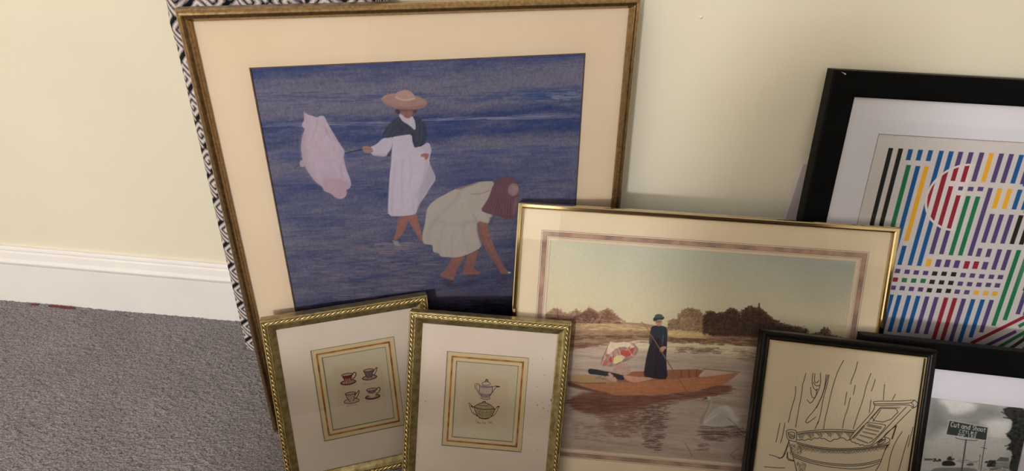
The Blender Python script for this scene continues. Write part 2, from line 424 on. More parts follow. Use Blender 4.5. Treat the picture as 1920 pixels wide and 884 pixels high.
# deep blue swell on the right and the two foam lines
cv.src(0, 0, 1)
for x0, x1, y0, y1, c, n_, w_ in ((480, 1090, 186, 180, (52, 76, 138), 120, 3.0), (980, 1088, 176, 182, (36, 84, 140), 70, 3.4), (480, 730, 236, 232, (150, 146, 178), 60, 1.3),
                                 (790, 1086, 226, 218, (152, 148, 176), 90, 1.5), (480, 1085, 243, 236, (56, 74, 132), 110, 2.2), (520, 1080, 296, 286, (66, 84, 148), 160, 3.4),
                                 (520, 1080, 330, 320, (92, 94, 144), 160, 3.0), (540, 1075, 352, 340, (60, 72, 128), 120, 2.4), (475, 1095, 132, 110, (60, 80, 140), 150, 2.4)):
    for k in range(n_):
        x = rng.uniform(x0, x1); y = y0 + (y1 - y0) * (x - x0) / (x1 - x0) + rng.normal() * (2.0 if w_ < 2 else 7)
        l = rng.uniform(8, 34); cv.line([(x - l, y + .03 * l), (x, y + rng.normal() * .8), (x + l, y - .03 * l)], c, w_ * rng.uniform(.4, 1), .42)
cv.streaks([(1030, 176), (1092, 172), (1088, 186), (1040, 188)], 26, 30, (150, 150, 180), (170, 165, 185), 1.5, .6, 3, .03)
for yy in range(400, 600, 12):
    for k in range(26):
        x = rng.uniform(520, 1080); y = yy + rng.normal() * 4; l = rng.uniform(10, 40)
        c = ((54, 58, 100), (92, 88, 128), (46, 50, 90), (74, 74, 118))[k % 4]
        cv.line([(x - l, y + 1), (x, y + rng.normal()), (x + l, y - 1)], c, rng.uniform(1, 3.2), .3)
# wet sand glints below the figures
cv.streaks([(600, 462), (800, 455), (820, 500), (780, 560), (640, 570), (590, 520)], 230, 34, (128, 110, 126), (146, 122, 128), 2.8, .6, 11, .02)
cv.streaks([(700, 455), (790, 456), (770, 480), (700, 476)], 60, 22, (170, 146, 150), (120, 104, 122), 2.2, .7, 12, .02)
cv.streaks([(800, 548), (930, 540), (930, 560), (805, 566)], 60, 34, (118, 88, 104), (96, 78, 100), 2.6, .7, 13, .02)
cv.streaks([(800, 566), (960, 560), (950, 592), (800, 584)], 80, 36, (70, 40, 56), (38, 34, 56), 3.4, .75, 14, .02)
# parasol
cv.src(540, 190, 4.42)
cv.line([(60, 548), (100, 528), (135, 520)], (84, 66, 74), 7, .9)
cv.ell(120, 520, 24, 30, (176, 158, 178))
para = [(130, 85), (150, 108), (175, 120), (210, 128), (240, 140), (262, 125), (285, 122), (302, 130), (330, 190), (375, 270), (430, 360), (472, 422), (458, 480), (475, 560), (515, 650), (525, 700), (505, 730), (480, 735), (486, 778), (465, 805), (430, 815), (390, 800), (355, 765), (300, 750), (285, 710), (235, 680), (180, 610), (145, 550), (118, 480), (108, 420), (108, 350), (125, 270), (142, 235), (118, 215), (113, 190), (135, 165)]
cv.poly(para, (190, 168, 186), tex=.10)
cv.poly([(285, 620), (370, 640), (480, 655), (515, 690), (500, 730), (478, 738), (484, 778), (430, 812), (390, 798), (355, 762), (300, 745), (282, 700)], (184, 148, 166), .8, 3)
cv.poly([(108, 350), (125, 270), (142, 240), (150, 300), (135, 420), (160, 540), (240, 660), (285, 710), (235, 680), (160, 580), (110, 450)], (176, 146, 160), .55, 5)
for P in ([(300, 205), (318, 250), (350, 300)], [(318, 230), (320, 280)], [(472, 424), (440, 520), (438, 600), (455, 640)], [(430, 365), (400, 330), (350, 250)], [(245, 145), (235, 220), (190, 330)], [(130, 90), (160, 180)]):
    cv.line(P, (164, 132, 150), 7, .55, 1.5)
cv.line([(150, 110), (240, 145), (300, 135)], (204, 186, 200), 6, .6, 1.2)
cv.line([(330, 200), (430, 366), (470, 420)], (204, 186, 200), 5, .6, 1)
cv.line([(460, 480), (480, 570), (515, 660)], (206, 190, 202), 6, .6, 1)
cv.line([(490, 738), (520, 745), (530, 765)], (70, 78, 110), 8, .6)
cv.line([(475, 435), (560, 415), (640, 396)], (58, 56, 84), 7, .95)
# standing woman
cv.src(640, 140, 2.6)
cv.poly([(275, 693), (326, 688), (322, 740), (292, 790), (268, 812), (254, 806), (270, 762)], (158, 102, 94), tex=.2)
cv.poly([(322, 690), (364, 670), (376, 720), (388, 765), (398, 806), (386, 812), (352, 756), (322, 705)], (164, 106, 96), tex=.2)
cv.line([(330, 700), (356, 752), (386, 806)], (132, 84, 84), 6, .5, 1.5)
cv.poly([(250, 812), (275, 815), (290, 840), (262, 836)], (178, 160, 168), .7, 2)
dress = [(245, 302), (300, 292), (346, 290), (356, 345), (395, 350), (425, 330), (440, 372), (432, 400), (428, 430), (445, 470), (463, 508), (445, 538), (428, 560), (412, 592), (384, 626), (372, 655), (365, 680), (340, 688), (290, 693), (228, 692), (228, 640), (230, 600), (235, 500), (246, 412), (243, 360)]
cv.poly(dress, (196, 182, 198), tex=.06)
cv.poly([(428, 430), (462, 508), (428, 560), (384, 626), (372, 655), (375, 590), (400, 520), (415, 470)], (172, 158, 178), .8, 3)
for P in ([(380, 560), (352, 610), (348, 655)], [(410, 440), (400, 520), (370, 600)], [(300, 420), (292, 520), (300, 640)], [(262, 430), (250, 560), (246, 670)], [(330, 400), (345, 470), (330, 560)], [(415, 400), (418, 440)]):
    cv.line(P, (164, 150, 172), 7, .38, 2.5)
cv.poly([(248, 300), (205, 310), (168, 345), (138, 356), (146, 395), (180, 400), (218, 402), (242, 378), (256, 340)], (194, 180, 198), tex=.06)
cv.line([(146, 392), (215, 400), (244, 372)], (150, 134, 158), 8, .5, 2)
cv.poly([(218, 398), (246, 360), (250, 330), (244, 400), (230, 402)], (66, 70, 100), .9)
cv.poly([(100, 358), (118, 348), (146, 356), (158, 372), (150, 384), (120, 386), (104, 376)], (166, 122, 116))
cv.line([(18, 386), (60, 376), (104, 368)], (58, 54, 76), 5, .95)
cv.line([(112, 364), (145, 366)], (120, 84, 84), 3, .6)
cv.poly([(282, 190), (312, 205), (345, 200), (362, 235), (362, 278), (335, 250), (296, 228), (284, 212)], (196, 184, 198))
cv.poly([(262, 172), (282, 168), (290, 188), (276, 196), (264, 186)], (96, 62, 60))
cv.poly([(340, 172), (372, 172), (366, 190), (350, 190)], (96, 62, 60), .8)
cv.poly([(290, 170), (350, 170), (348, 196), (335, 216), (312, 214), (294, 194)], (156, 104, 98))
cv.poly([(290, 168), (350, 168), (346, 180), (292, 182)], (112, 72, 72), .7, 2)
cv.line([(318, 184), (322, 198), (318, 202)], (120, 76, 74), 3, .7)
cv.line([(312, 207), (328, 207)], (136, 66, 70), 3, .7)
shawl = [(284, 205), (262, 218), (238, 238), (212, 270), (196, 310), (225, 312), (250, 306), (300, 298), (345, 292), (346, 325), (352, 345), (358, 360), (378, 354), (396, 352), (414, 320), (418, 290), (414, 262), (402, 232), (378, 212), (356, 204), (364, 240), (364, 278), (330, 252), (298, 230)]
cv.poly(shawl, (66, 70, 92), tex=.28)
for P in ([(286, 214), (240, 262), (210, 304)], [(300, 238), (280, 270), (230, 300)], [(330, 258), (320, 280), (270, 300)], [(368, 216), (374, 270), (368, 330)], [(390, 226), (396, 280), (384, 340)]):
    cv.line(P, (92, 98, 120), 3.5, .5, 1.2)
cv.line([(346, 292), (352, 330)], (40, 42, 62), 6, .8)
cv.poly([(384, 394), (410, 382), (430, 388), (424, 410), (410, 420), (404, 402), (390, 404)], (164, 106, 98))
cv.poly([(396, 350), (428, 328), (442, 374), (430, 390), (402, 384)], (190, 176, 194), .9)
cv.ell(307, 132, 112, 37, (172, 130, 122), 6, tex=.12)
cv.poly([(204, 132), (240, 152), (300, 160), (360, 156), (416, 144), (400, 164), (340, 173), (270, 168), (222, 152)], (158, 112, 106), .85, 2)
cv.poly([(264, 116), (266, 92), (286, 82), (316, 75), (342, 86), (360, 106), (356, 124), (310, 128)], (186, 146, 132), tex=.12)
cv.line([(266, 112), (290, 124), (322, 128), (358, 118)], (206, 182, 172), 6, .9, 1.2)
cv.line([(200, 120), (220, 104), (262, 98)], (196, 156, 142), 5, .5, 2)
# stooping girl
cv.src(760, 320, 3.156)
cv.streaks([(225, 650), (290, 650), (282, 692), (255, 690)], 40, 34, (96, 56, 62), (70, 46, 66), 4, .7, 21)
cv.streaks([(345, 625), (420, 622), (392, 700), (366, 700)], 46, 34, (104, 60, 62), (78, 50, 66), 4, .7, 22)
cv.streaks([(545, 620), (610, 615), (585, 690), (545, 690)], 40, 30, (96, 48, 62), (70, 40, 62), 4, .65, 23)
cv.poly([(365, 500), (438, 470), (428, 505), (412, 545), (402, 586), (452, 604), (440, 616), (385, 620), (335, 622), (345, 585), (355, 545)], (146, 92, 88), tex=.2)
cv.poly([(275, 512), (358, 505), (335, 545), (305, 590), (290, 640), (286, 652), (250, 645), (215, 632), (204, 618), (238, 592), (258, 560)], (152, 96, 90), tex=.2)
cv.line([(345, 612), (440, 608)], (176, 122, 106), 7, .6, 1.5); cv.line([(215, 622), (280, 640)], (172, 120, 104), 7, .5, 1.5)
cv.poly([(425, 285), (488, 308), (496, 350), (504, 392), (524, 448), (560, 530), (600, 592), (622, 606), (600, 616), (565, 612), (545, 572), (500, 508), (470, 455), (440, 400)], (152, 100, 92), tex=.15)
cv.line([(440, 330), (460, 420), (520, 520), (560, 590)], (122, 78, 80), 9, .5, 3)
cv.ell(616, 607, 9, 5, (200, 186, 190))
girl = [(530, 66), (480, 66), (430, 70), (380, 86), (330, 100), (280, 120), (235, 145), (195, 165), (160, 190), (135, 218), (125, 245), (120, 300), (110, 345), (101, 382), (104, 435), (135, 440), (165, 445), (163, 488), (200, 490), (206, 512), (260, 516), (300, 518), (345, 508), (380, 496), (455, 456), (440, 410), (428, 370), (424, 298), (480, 312), (518, 266), (500, 200), (520, 130)]
cv.poly(girl, (182, 168, 158), tex=.07)
for P, wd, al in (([(330, 104), (300, 180), (200, 260), (150, 340)], 22, .35), ([(425, 300), (300, 330), (180, 300)], 26, .28), ([(380, 480), (340, 400), (350, 300)], 18, .28), ([(200, 490), (210, 400), (240, 320)], 16, .3), ([(280, 510), (270, 420), (300, 350)], 12, .3), ([(130, 430), (150, 340)], 12, .3)):
    cv.line(P, (150, 138, 138), wd, al, 5)
cv.line([(400, 262), (425, 292), (424, 370), (452, 452)], (132, 116, 116), 6, .6, 2)
cv.poly([(300, 110), (380, 84), (440, 66), (430, 76), (370, 98), (310, 118)], (138, 76, 84), .8, 2)
cv.poly([(402, 262), (440, 240), (500, 250), (520, 266), (498, 312), (478, 314), (426, 292)], (186, 172, 164), .9, 2)
cv.poly([(500, 280), (522, 270), (520, 310), (496, 322)], (112, 84, 92), .8, 2)
hair = [(600, 38), (565, 46), (538, 62), (515, 100), (500, 150), (478, 190), (444, 238), (480, 255), (512, 264), (540, 268), (566, 280), (600, 292), (630, 288), (648, 270), (660, 235), (666, 190), (670, 150), (676, 110), (668, 74), (640, 46)]
cv.poly(hair, (118, 78, 92), tex=.2)
for k in range(34):
    x = 505 + k * 4.6; cv.line([(x + 40 - k * .8, 60 + abs(k - 16) * 1.5), (x + 6, 150), (x - 30 + k * 1.2, 232 + k * 1.6)], ((146, 102, 112), (84, 54, 70), (132, 88, 98))[k % 3], 4, .45, 1.5)
cv.ell(640, 116, 32, 38, (158, 118, 122), 15, tex=.12); cv.ell(646, 112, 20, 24, (176, 140, 142), 15, .6, 3)
cv.poly([(644, 180), (662, 160), (664, 230), (640, 278), (634, 240)], (150, 112, 120), .7, 3)
cv.line([(392, 142), (450, 140), (498, 122)], (120, 80, 90), 5, .6, 1.5)
cv.map = None
cv.build('print', -.0016, M['print'], e)

# ------------------------------------------------------------------ 2. polished brass frame with the punt picture
pl = PL['punt']; vb = -.0394 * 0 - .4109 - .0405 + 0.0; vb = pl.vfloor(0, .563, -.007, -.001)
OUT = (-.0002, vb, .5635, .0012)
prof = [(0, -.007), (0, .0060), (.0010, .0074), (.0024, .0080), (.0062, .0080), (.0078, .0068), (.0092, .0046), (.0096, .0022), (.0096, .0004), (.0085, 0), (.0085, -.007)]
pl, e = framed('punt', 'framed_print', 'slim polished brass framed picture of a lady punting past a swan', OUT, (.0094, vb + .0096, .5539, -.0084), prof, M['brass'], .007, .0022)
mat_cream = noisy('cream mat board', tuple(lin((232, 214, 186))), tuple(lin((238, 220, 193))), (7, 7, 7), 0.85, bump=0.12, bscale=900, bdist=.0003, spec=0.15)
PR = (.0536, -.3955, .5100, -.0558)
tag(ring('mat_board', pl, (.002, vb + .003, .561, -.002), PR, -.0014, 0, mat_cream, e, .0008), 'cream mat board with ruled lines and a marbled band')
line_m = noisy('brown ruling ink', (0.12, 0.075, 0.05), (0.2, 0.13, 0.09), (90, 90, 90), .8)
band_m = noisy('marbled wash band', tuple(lin((196, 160, 138))), tuple(lin((160, 128, 116))), (38, 38, 38), .85, detail=5, lo=.4, hi=.62)
pale_m = noisy('pale cream line', tuple(lin((226, 206, 186))), tuple(lin((232, 212, 190))), (30, 30, 30), .85)
D = (.0383, -.4109, .5272, -.0394)
def inset(r, d): return (r[0] + d, r[1] + d, r[2] - d, r[3] - d)
for d0, d1, mm, nm in ((0, .0005, line_m, 'ruled_line'), (.0005, .0022, pale_m, 'mat_line'), (.0022, .0026, line_m, 'ruled_line'), (.0026, .0090, band_m, 'marbled_band'), (.0090, .0094, line_m, 'ruled_line'), (.0108, .0112, line_m, 'ruled_line'), (.0112, .0149, pale_m, 'mat_line')):
    ring(nm, pl, inset(D, d0), inset(D, d1), .00002, .00016, mm, e)
cv = Canvas(pl, (PR[0] - .002, PR[1] - .002, PR[2] + .002, PR[3] + .002), 1550, GAIN * 1.32)
ny, nx = cv.ny, cv.nx; G = cv.gain
uu = np.linspace(0, 1, nx)[None, :]; vv = np.linspace(0, 1, ny)[:, None]
n1 = fbm(nx, ny, 4, 4, 51, 4); n2 = fbm(nx, ny, 5, 60, 52, 4, .6); n3 = fbm(nx, ny, 200, 160, 53, 2)
cv.sat = .82
sky = (lin((176, 171, 150)) * (1 - uu[..., None]) + lin((146, 150, 143)) * uu[..., None]) * (1 - np.minimum(1, vv[..., None] / .42)) + lin((192, 176, 140)) * np.minimum(1, vv[..., None] / .42)
sky = sky * (.93 + .14 * n1)[..., None]
wat = lin((160, 140, 124)) * (1 - .35 * (n2 - .5) * 2)[..., None] * np.ones((1, nx, 1))
k = np.clip((vv - .47) / .02, 0, 1)[..., None]
cv.a[:] = (sky * (1 - k) + wat * k) * (.95 + .10 * n3)[..., None] * G
cv.src(1000, 560, 2.727)
# meadow and far bank
cv.poly([(-20, 110), (200, 118), (420, 122), (560, 128), (690, 150), (900, 172), (1200, 190), (1700, 230), (1700, 300), (1200, 256), (960, 232), (700, 226), (560, 214), (380, 230), (160, 275), (-20, 285)], (150, 120, 88), curve=False, tex=.2)
cv.streaks([(60, 118), (440, 124), (600, 140), (600, 185), (60, 185)], 260, 46, (176, 146, 106), (140, 108, 78), 5, .5, 31)
cv.streaks([(60, 175), (600, 170), (590, 225), (60, 262)], 300, 46, (112, 78, 58), (150, 112, 82), 4.5, .55, 32)
cv.poly([(688, 158), (800, 160), (905, 178), (915, 196), (880, 206), (690, 204)], (172, 148, 102), tex=.2)
cv.streaks([(688, 160), (905, 180), (900, 205), (690, 205)], 90, 30, (190, 164, 110), (140, 112, 76), 4, .5, 33)
cv.streaks([(688, 205), (1240, 215), (1240, 252), (688, 228)], 240, 40, (84, 56, 46), (122, 84, 62), 5, .6, 34)
cv.streaks([(900, 185), (1700, 230), (1700, 262), (900, 210)], 160, 50, (120, 84, 60), (92, 62, 50), 5, .6, 35)
# grassy strips and dark water's edge
cv.streaks([(210, 132), (440, 130), (600, 150), (600, 165), (210, 160)], 150, 40, (206, 178, 128), (176, 146, 100), 4, .6, 301)
cv.streaks([(160, 190), (600, 190), (590, 206), (160, 214)], 120, 40, (84, 54, 42), (110, 74, 54), 4, .7, 302)
cv.streaks([(60, 232), (400, 226), (380, 246), (60, 268)], 120, 50, (124, 80, 60), (96, 62, 50), 5, .6, 303)
cv.streaks([(690, 166), (900, 186), (910, 196), (690, 188)], 110, 26, (208, 180, 118), (178, 148, 94), 4, .7, 304)
cv.streaks([(690, 200), (905, 208), (900, 222), (690, 218)], 110, 26, (90, 62, 42), (120, 88, 56), 4, .7, 305)
cv.streaks([(920, 188), (1700, 232), (1700, 244), (920, 200)], 120, 40, (150, 96, 66), (176, 120, 84), 3, .6, 306)
# trees: a mass first, then leaf daubs and lit edges
def tree(P, c, c1, c2, n, r, seed):
    cv.poly(P, c, .8, 1.6, .5); cv.blobs(P, int(n * 1.5), r * .8, c1, c2, .62, seed, .9)
    xs = [q[0] for q in P]; ys = [q[1] for q in P]
    for k in range(n // 3):
        i = rng.integers(0, len(P)); x, y = P[i]; x2, y2 = P[(i + 1) % len(P)]; t = rng.random()
        cv.ell(x + (x2 - x) * t + rng.normal() * r * .6, y + (y2 - y) * t + rng.normal() * r * .6, r * .7, r * .6, c1 if k % 2 else c, 0, .7, .9)
L1 = [(40, 118), (52, 92), (78, 70), (108, 52), (130, 56), (150, 74), (172, 82), (200, 72), (222, 60), (246, 74), (268, 66), (288, 48), (312, 60), (330, 76), (352, 66), (378, 52), (404, 68), (432, 96), (470, 120), (300, 126), (120, 124)]
tree(L1, (134, 96, 74), (170, 124, 92), (104, 68, 56), 420, 5, 41)
tree([(196, 116), (214, 92), (250, 82), (286, 62), (318, 74), (336, 98), (300, 118)], (96, 64, 56), (140, 96, 78), (74, 46, 44), 180, 5, 42)
tree([(340, 112), (356, 84), (384, 64), (410, 84), (428, 108), (390, 120)], (112, 74, 60), (160, 112, 84), (86, 54, 48), 130, 5, 420)
for x, y in ((285, 40), (375, 48), (222, 54), (122, 46), (330, 70)):
    for k in range(5): cv.line([(x + k * 3 - 6, y + abs(k - 2) * 8), (x + 2, y + 34), (x + 6, y + 60)], (120, 78, 62), 3.5, .5, 1.2)
cv.streaks([(40, 100), (300, 106), (440, 116), (440, 128), (40, 126)], 160, 22, (62, 40, 38), (120, 84, 68), 5, .6, 43)
cv.streaks([(210, 100), (400, 106), (400, 120), (210, 120)], 60, 12, (190, 150, 116), (170, 128, 100), 3, .5, 431)
tree([(688, 152), (690, 124), (712, 108), (738, 112), (746, 84), (768, 62), (796, 52), (826, 56), (852, 66), (868, 88), (874, 120), (880, 150), (860, 172), (760, 162)], (118, 86, 62), (152, 116, 80), (84, 58, 44), 360, 5.5, 44)
tree([(752, 150), (754, 118), (774, 100), (800, 102), (818, 122), (826, 152), (790, 164)], (140, 110, 80), (166, 134, 98), (112, 82, 60), 130, 5.5, 45)
tree([(872, 178), (868, 136), (872, 100), (884, 80), (910, 70), (938, 82), (962, 80), (980, 92), (992, 64), (1022, 54), (1050, 70), (1062, 96), (1066, 66), (1108, 48), (1160, 54), (1192, 78), (1228, 110), (1300, 140), (1400, 152), (1400, 198), (1160, 192), (960, 186)], (66, 46, 38), (100, 70, 54), (42, 30, 26), 800, 6, 46)
for cx_, cy_, r in ((912, 100, 28), (1022, 88, 32), (1106, 84, 34), (968, 106, 20), (1160, 92, 26)): cv.ell(cx_, cy_, r, r, (44, 34, 28), 0, .6, 4, .5)
tree([(898, 170), (906, 146), (934, 130), (962, 140), (972, 160), (960, 176), (920, 178)], (126, 94, 68), (152, 116, 86), (100, 72, 54), 110, 5, 48)
cv.line([(1155, 28), (1156, 60), (1154, 150)], (50, 38, 30), 8, .95)
cv.src(1320, 380, 3.4)
tree([(0, 790), (0, 730), (20, 708), (52, 700), (86, 720), (110, 706), (140, 700), (160, 688), (200, 682), (228, 706), (238, 730), (250, 690), (282, 674), (320, 670), (380, 688), (412, 740), (436, 746), (466, 782), (540, 800), (610, 828), (700, 846), (720, 840), (744, 830), (752, 812), (780, 806), (800, 822), (800, 850), (880, 864), (880, 892), (300, 860), (0, 850)], (66, 46, 38), (102, 70, 54), (42, 30, 26), 700, 8, 49)
cv.src(1000, 560, 2.727)
# water with reflections
cv.streaks([(150, 268), (560, 225), (700, 228), (1200, 256), (1700, 300), (1700, 420), (1100, 330), (500, 345), (150, 380)], 420, 60, (176, 156, 138), (140, 120, 106), 4.5, .7, 61)
cv.streaks([(730, 250), (960, 255), (960, 285), (730, 280)], 90, 40, (104, 78, 68), (120, 94, 80), 4.5, .8, 62)
cv.streaks([(1000, 262), (1170, 268), (1170, 330), (1060, 320)], 80, 50, (112, 88, 76), (126, 100, 86), 5, .45, 63)
cv.poly([(170, 520), (280, 470), (430, 498), (700, 492), (850, 470), (1000, 436), (1020, 482), (930, 492), (800, 515), (700, 520), (600, 545), (420, 590), (300, 600), (200, 570)], (112, 68, 54), .85, 4, tex=.2)
cv.streaks([(170, 520), (290, 480), (1000, 445), (1020, 485), (800, 520), (620, 560), (430, 600), (200, 580)], 520, 70, (126, 74, 54), (92, 54, 46), 4.5, .8, 64)
cv.streaks([(330, 590), (520, 560), (560, 640), (500, 720), (380, 700)], 330, 44, (112, 74, 62), (140, 100, 84), 4.5, .85, 65)
cv.streaks([(545, 560), (690, 540), (680, 660), (640, 780), (570, 760)], 330, 40, (88, 62, 60), (116, 88, 80), 4.5, .85, 66)
cv.streaks([(160, 600), (1090, 540), (1090, 830), (160, 760)], 420, 40, (170, 146, 124), (124, 100, 86), 3.6, .65, 67)
cv.streaks([(200, 640), (420, 660), (400, 740), (220, 720)], 90, 40, (108, 82, 70), (130, 104, 90), 4, .7, 68)
# punt
cv.poly([(175, 425), (180, 395), (285, 388), (390, 420), (440, 432), (330, 438)], (156, 122, 82), tex=.12)
cv.poly([(440, 395), (500, 375), (570, 374), (700, 366), (880, 362), (900, 404), (700, 416), (500, 436), (420, 436)], (138, 84, 58), tex=.15)
for x in (757, 797, 836, 872): cv.line([(x, 368), (x - 2, 388), (x + 4, 408)], (96, 48, 34), 4, .8)
cv.poly([(880, 364), (935, 370), (995, 379), (935, 394), (840, 406), (858, 384)], (172, 148, 128), tex=.1)
cv.line([(870, 362), (940, 368), (1057, 380)], (86, 52, 40), 3.5, .8)
hull = [(175, 424), (230, 434), (330, 436), (420, 428), (500, 434), (600, 424), (700, 414), (800, 408), (900, 400), (1000, 386), (1058, 380), (1020, 410), (988, 436), (930, 448), (850, 470), (760, 482), (680, 490), (590, 495), (500, 497), (430, 497), (360, 486), (290, 466), (220, 450), (175, 436)]
cv.poly(hull, (156, 102, 66), tex=.2)
cv.streaks([(330, 450), (700, 440), (980, 405), (960, 440), (700, 485), (480, 494)], 160, 90, (150, 86, 50), (190, 120, 70), 4, .4, 69)
cv.poly([(175, 424), (230, 444), (300, 468), (420, 494), (300, 478), (200, 458), (175, 448)], (74, 48, 40), .85, 2)
cv.line([(182, 424), (260, 437), (370, 433)], (70, 46, 38), 4, .8)
# cushion, seated figure with open parasol
cv.poly([(280, 362), (300, 360), (380, 376), (468, 394), (468, 418), (440, 420), (400, 404), (320, 392), (280, 388)], (44, 46, 50), tex=.15)
cv.poly([(412, 348), (440, 332), (470, 334), (492, 356), (500, 384), (470, 396), (430, 388), (408, 372)], (162, 128, 114), tex=.25)
cv.poly([(455, 392), (520, 402), (590, 405), (620, 412), (540, 430), (505, 432), (470, 416)], (176, 128, 100), tex=.1)
for x, y, r in ((380, 408, 13), (398, 398, 11), (412, 412, 11), (390, 388, 8)): cv.ell(x, y, r, r * .8, (178, 130, 118))
cv.streaks([(320, 395), (385, 400), (380, 418), (320, 414)], 40, 14, (86, 84, 66), (120, 100, 76), 3, .6, 70)
cv.line([(470, 332), (492, 356), (498, 372)], (150, 120, 110), 4, .7)
par = [(395, 222), (412, 230), (440, 222), (480, 222), (510, 232), (528, 246), (538, 262), (530, 285), (510, 302), (480, 320), (450, 330), (418, 344), (385, 350), (350, 350), (345, 332), (350, 308), (362, 282), (376, 252)]
cv.poly(par, (150, 112, 104), tex=.45)
cv.poly([(380, 250), (395, 224), (412, 230), (480, 222), (524, 244), (500, 256), (450, 246), (415, 262), (392, 286), (376, 290)], (196, 178, 148), .95, tex=.15)
for k in range(70):
    x = rng.uniform(355, 520); y = 345 - (x - 355) * .42 + rng.uniform(-50, 10); cv.ell(x, y, rng.uniform(3, 7), rng.uniform(2, 5), ((176, 120, 110), (120, 78, 80), (184, 160, 132), (140, 96, 100))[k % 4], rng.uniform(0, 90), .6, .9)
cv.poly([(440, 280), (456, 264), (480, 272), (510, 252), (518, 266), (500, 292), (470, 302)], (164, 66, 56), tex=.2)
cv.poly([(385, 306), (402, 298), (412, 306), (408, 330), (388, 328)], (158, 66, 56), tex=.2)
cv.poly([(410, 302), (440, 290), (474, 300), (452, 322), (418, 338), (410, 330)], (190, 172, 118), tex=.2)
cv.poly([(350, 322), (368, 312), (384, 326), (378, 344), (352, 346)], (166, 92, 76), .85, tex=.2)
for P in ([(395, 224), (372, 280), (350, 345)], [(395, 224), (400, 290), (410, 342)], [(395, 224), (440, 262), (452, 328)], [(395, 224), (470, 240), (512, 300)]): cv.line(P, (206, 188, 160), 2.6, .55)
cv.line(par[4:13], (110, 82, 76), 2.5, .5)
# punting lady
cv.line([(552, 122), (575, 142), (600, 186)], (132, 98, 66), 5, .9)
lady = [(604, 146), (622, 140), (655, 140), (684, 150), (686, 190), (684, 250), (680, 300), (682, 340), (688, 414), (650, 416), (600, 408), (562, 400), (570, 350), (578, 300), (594, 240), (604, 205), (596, 190), (600, 165)]
cv.poly(lady, (46, 40, 50), tex=.12)
cv.poly([(604, 146), (655, 140), (684, 150), (686, 195), (680, 215), (668, 230), (640, 200), (612, 200), (598, 190)], (48, 56, 66), .85, 2, tex=.15)
cv.poly([(594, 190), (612, 200), (606, 230), (590, 236)], (60, 58, 62), .9)
cv.line([(640, 210), (630, 300), (628, 404)], (30, 26, 36), 6, .5, 2); cv.line([(664, 290), (668, 410)], (34, 40, 54), 8, .5, 2)
cv.line([(666, 190), (662, 206), (660, 240)], (130, 126, 120), 3, .4)
cv.poly([(624, 112), (658, 112), (660, 130), (650, 142), (638, 144), (626, 132)], (172, 124, 98))
cv.line([(641, 118), (643, 130)], (126, 84, 66), 2.5, .6); cv.line([(634, 137), (646, 137)], (136, 66, 56), 2.5, .6)
cv.line([(630, 122), (638, 122)], (70, 46, 40), 2.5, .7); cv.line([(647, 122), (655, 122)], (70, 46, 40), 2.5, .7)
cv.poly([(624, 116), (658, 112), (648, 124), (628, 124)], (112, 76, 62), .6, 2)
cv.poly([(612, 106), (620, 96), (640, 92), (668, 94), (672, 102), (660, 112), (640, 110), (624, 118), (614, 118)], (46, 54, 54))
cv.poly([(618, 100), (624, 84), (644, 80), (662, 86), (664, 98), (640, 102)], (66, 82, 82))
cv.poly([(645, 262), (655, 248), (678, 246), (682, 256), (668, 264), (664, 276), (650, 276)], (176, 124, 98))
cv.line([(600, 186), (645, 256), (700, 345), (745, 415), (790, 485)], (126, 92, 62), 5.5, .95)
cv.line([(602, 192), (660, 286), (730, 398)], (78, 56, 42), 2, .6)
# swan
cv.src(1280, 720, 5.39)
cv.streaks([(170, 430), (540, 430), (660, 500), (520, 540), (420, 600), (300, 590), (200, 560)], 150, 130, (72, 50, 42), (110, 84, 72), 9, .65, 72)
cv.streaks([(180, 600), (260, 600), (250, 700), (150, 680)], 40, 70, (96, 72, 60), (120, 96, 80), 8, .6, 73)
cv.poly([(186, 402), (222, 372), (250, 330), (290, 290), (340, 250), (400, 226), (450, 222), (495, 250), (522, 292), (528, 338), (585, 360), (560, 384), (535, 402), (500, 420), (440, 436), (370, 438), (300, 436), (215, 426), (178, 416)], (168, 160, 148), tex=.1)
cv.poly([(400, 226), (495, 250), (528, 338), (585, 360), (535, 402), (500, 350), (460, 300)], (180, 180, 170), .7, 6)
cv.poly([(300, 330), (400, 270), (470, 330), (450, 400), (340, 420), (250, 410)], (142, 134, 124), .55, 10)
cv.line([(240, 385), (290, 350), (345, 318)], (196, 190, 178), 10, .6, 3)
for P, wd in (([(282, 160), (276, 210), (255, 260), (225, 310), (200, 350), (190, 400)], 34),): cv.line(P, (136, 126, 114), wd, .95, 1.5)
cv.line([(292, 170), (286, 215), (262, 270), (232, 330), (222, 380)], (172, 164, 150), 10, .7, 2)
cv.line([(205, 160), (240, 150), (275, 150)], (100, 86, 74), 14, .95); cv.ell(268, 150, 22, 18, (170, 162, 150)); cv.line([(228, 152), (252, 154)], (40, 34, 30), 9, .9)
cv.line([(300, 150), (360, 150), (430, 160)], (90, 58, 46), 6, .6)
for P in ([(20, 600), (60, 660), (98, 742)], [(455, 350), (520, 400), (600, 490)], [(480, 500), (570, 546)], [(600, 496), (670, 500)], [(560, 660), (510, 690), (480, 730), (530, 760)], [(640, 690), (590, 790)], [(440, 440), (540, 430), (560, 470)], [(580, 520), (660, 550)]):
    cv.line(P, (66, 46, 38), 6, .75)
cv.map = None
cv.build('print', -.0016, M['print'], e)

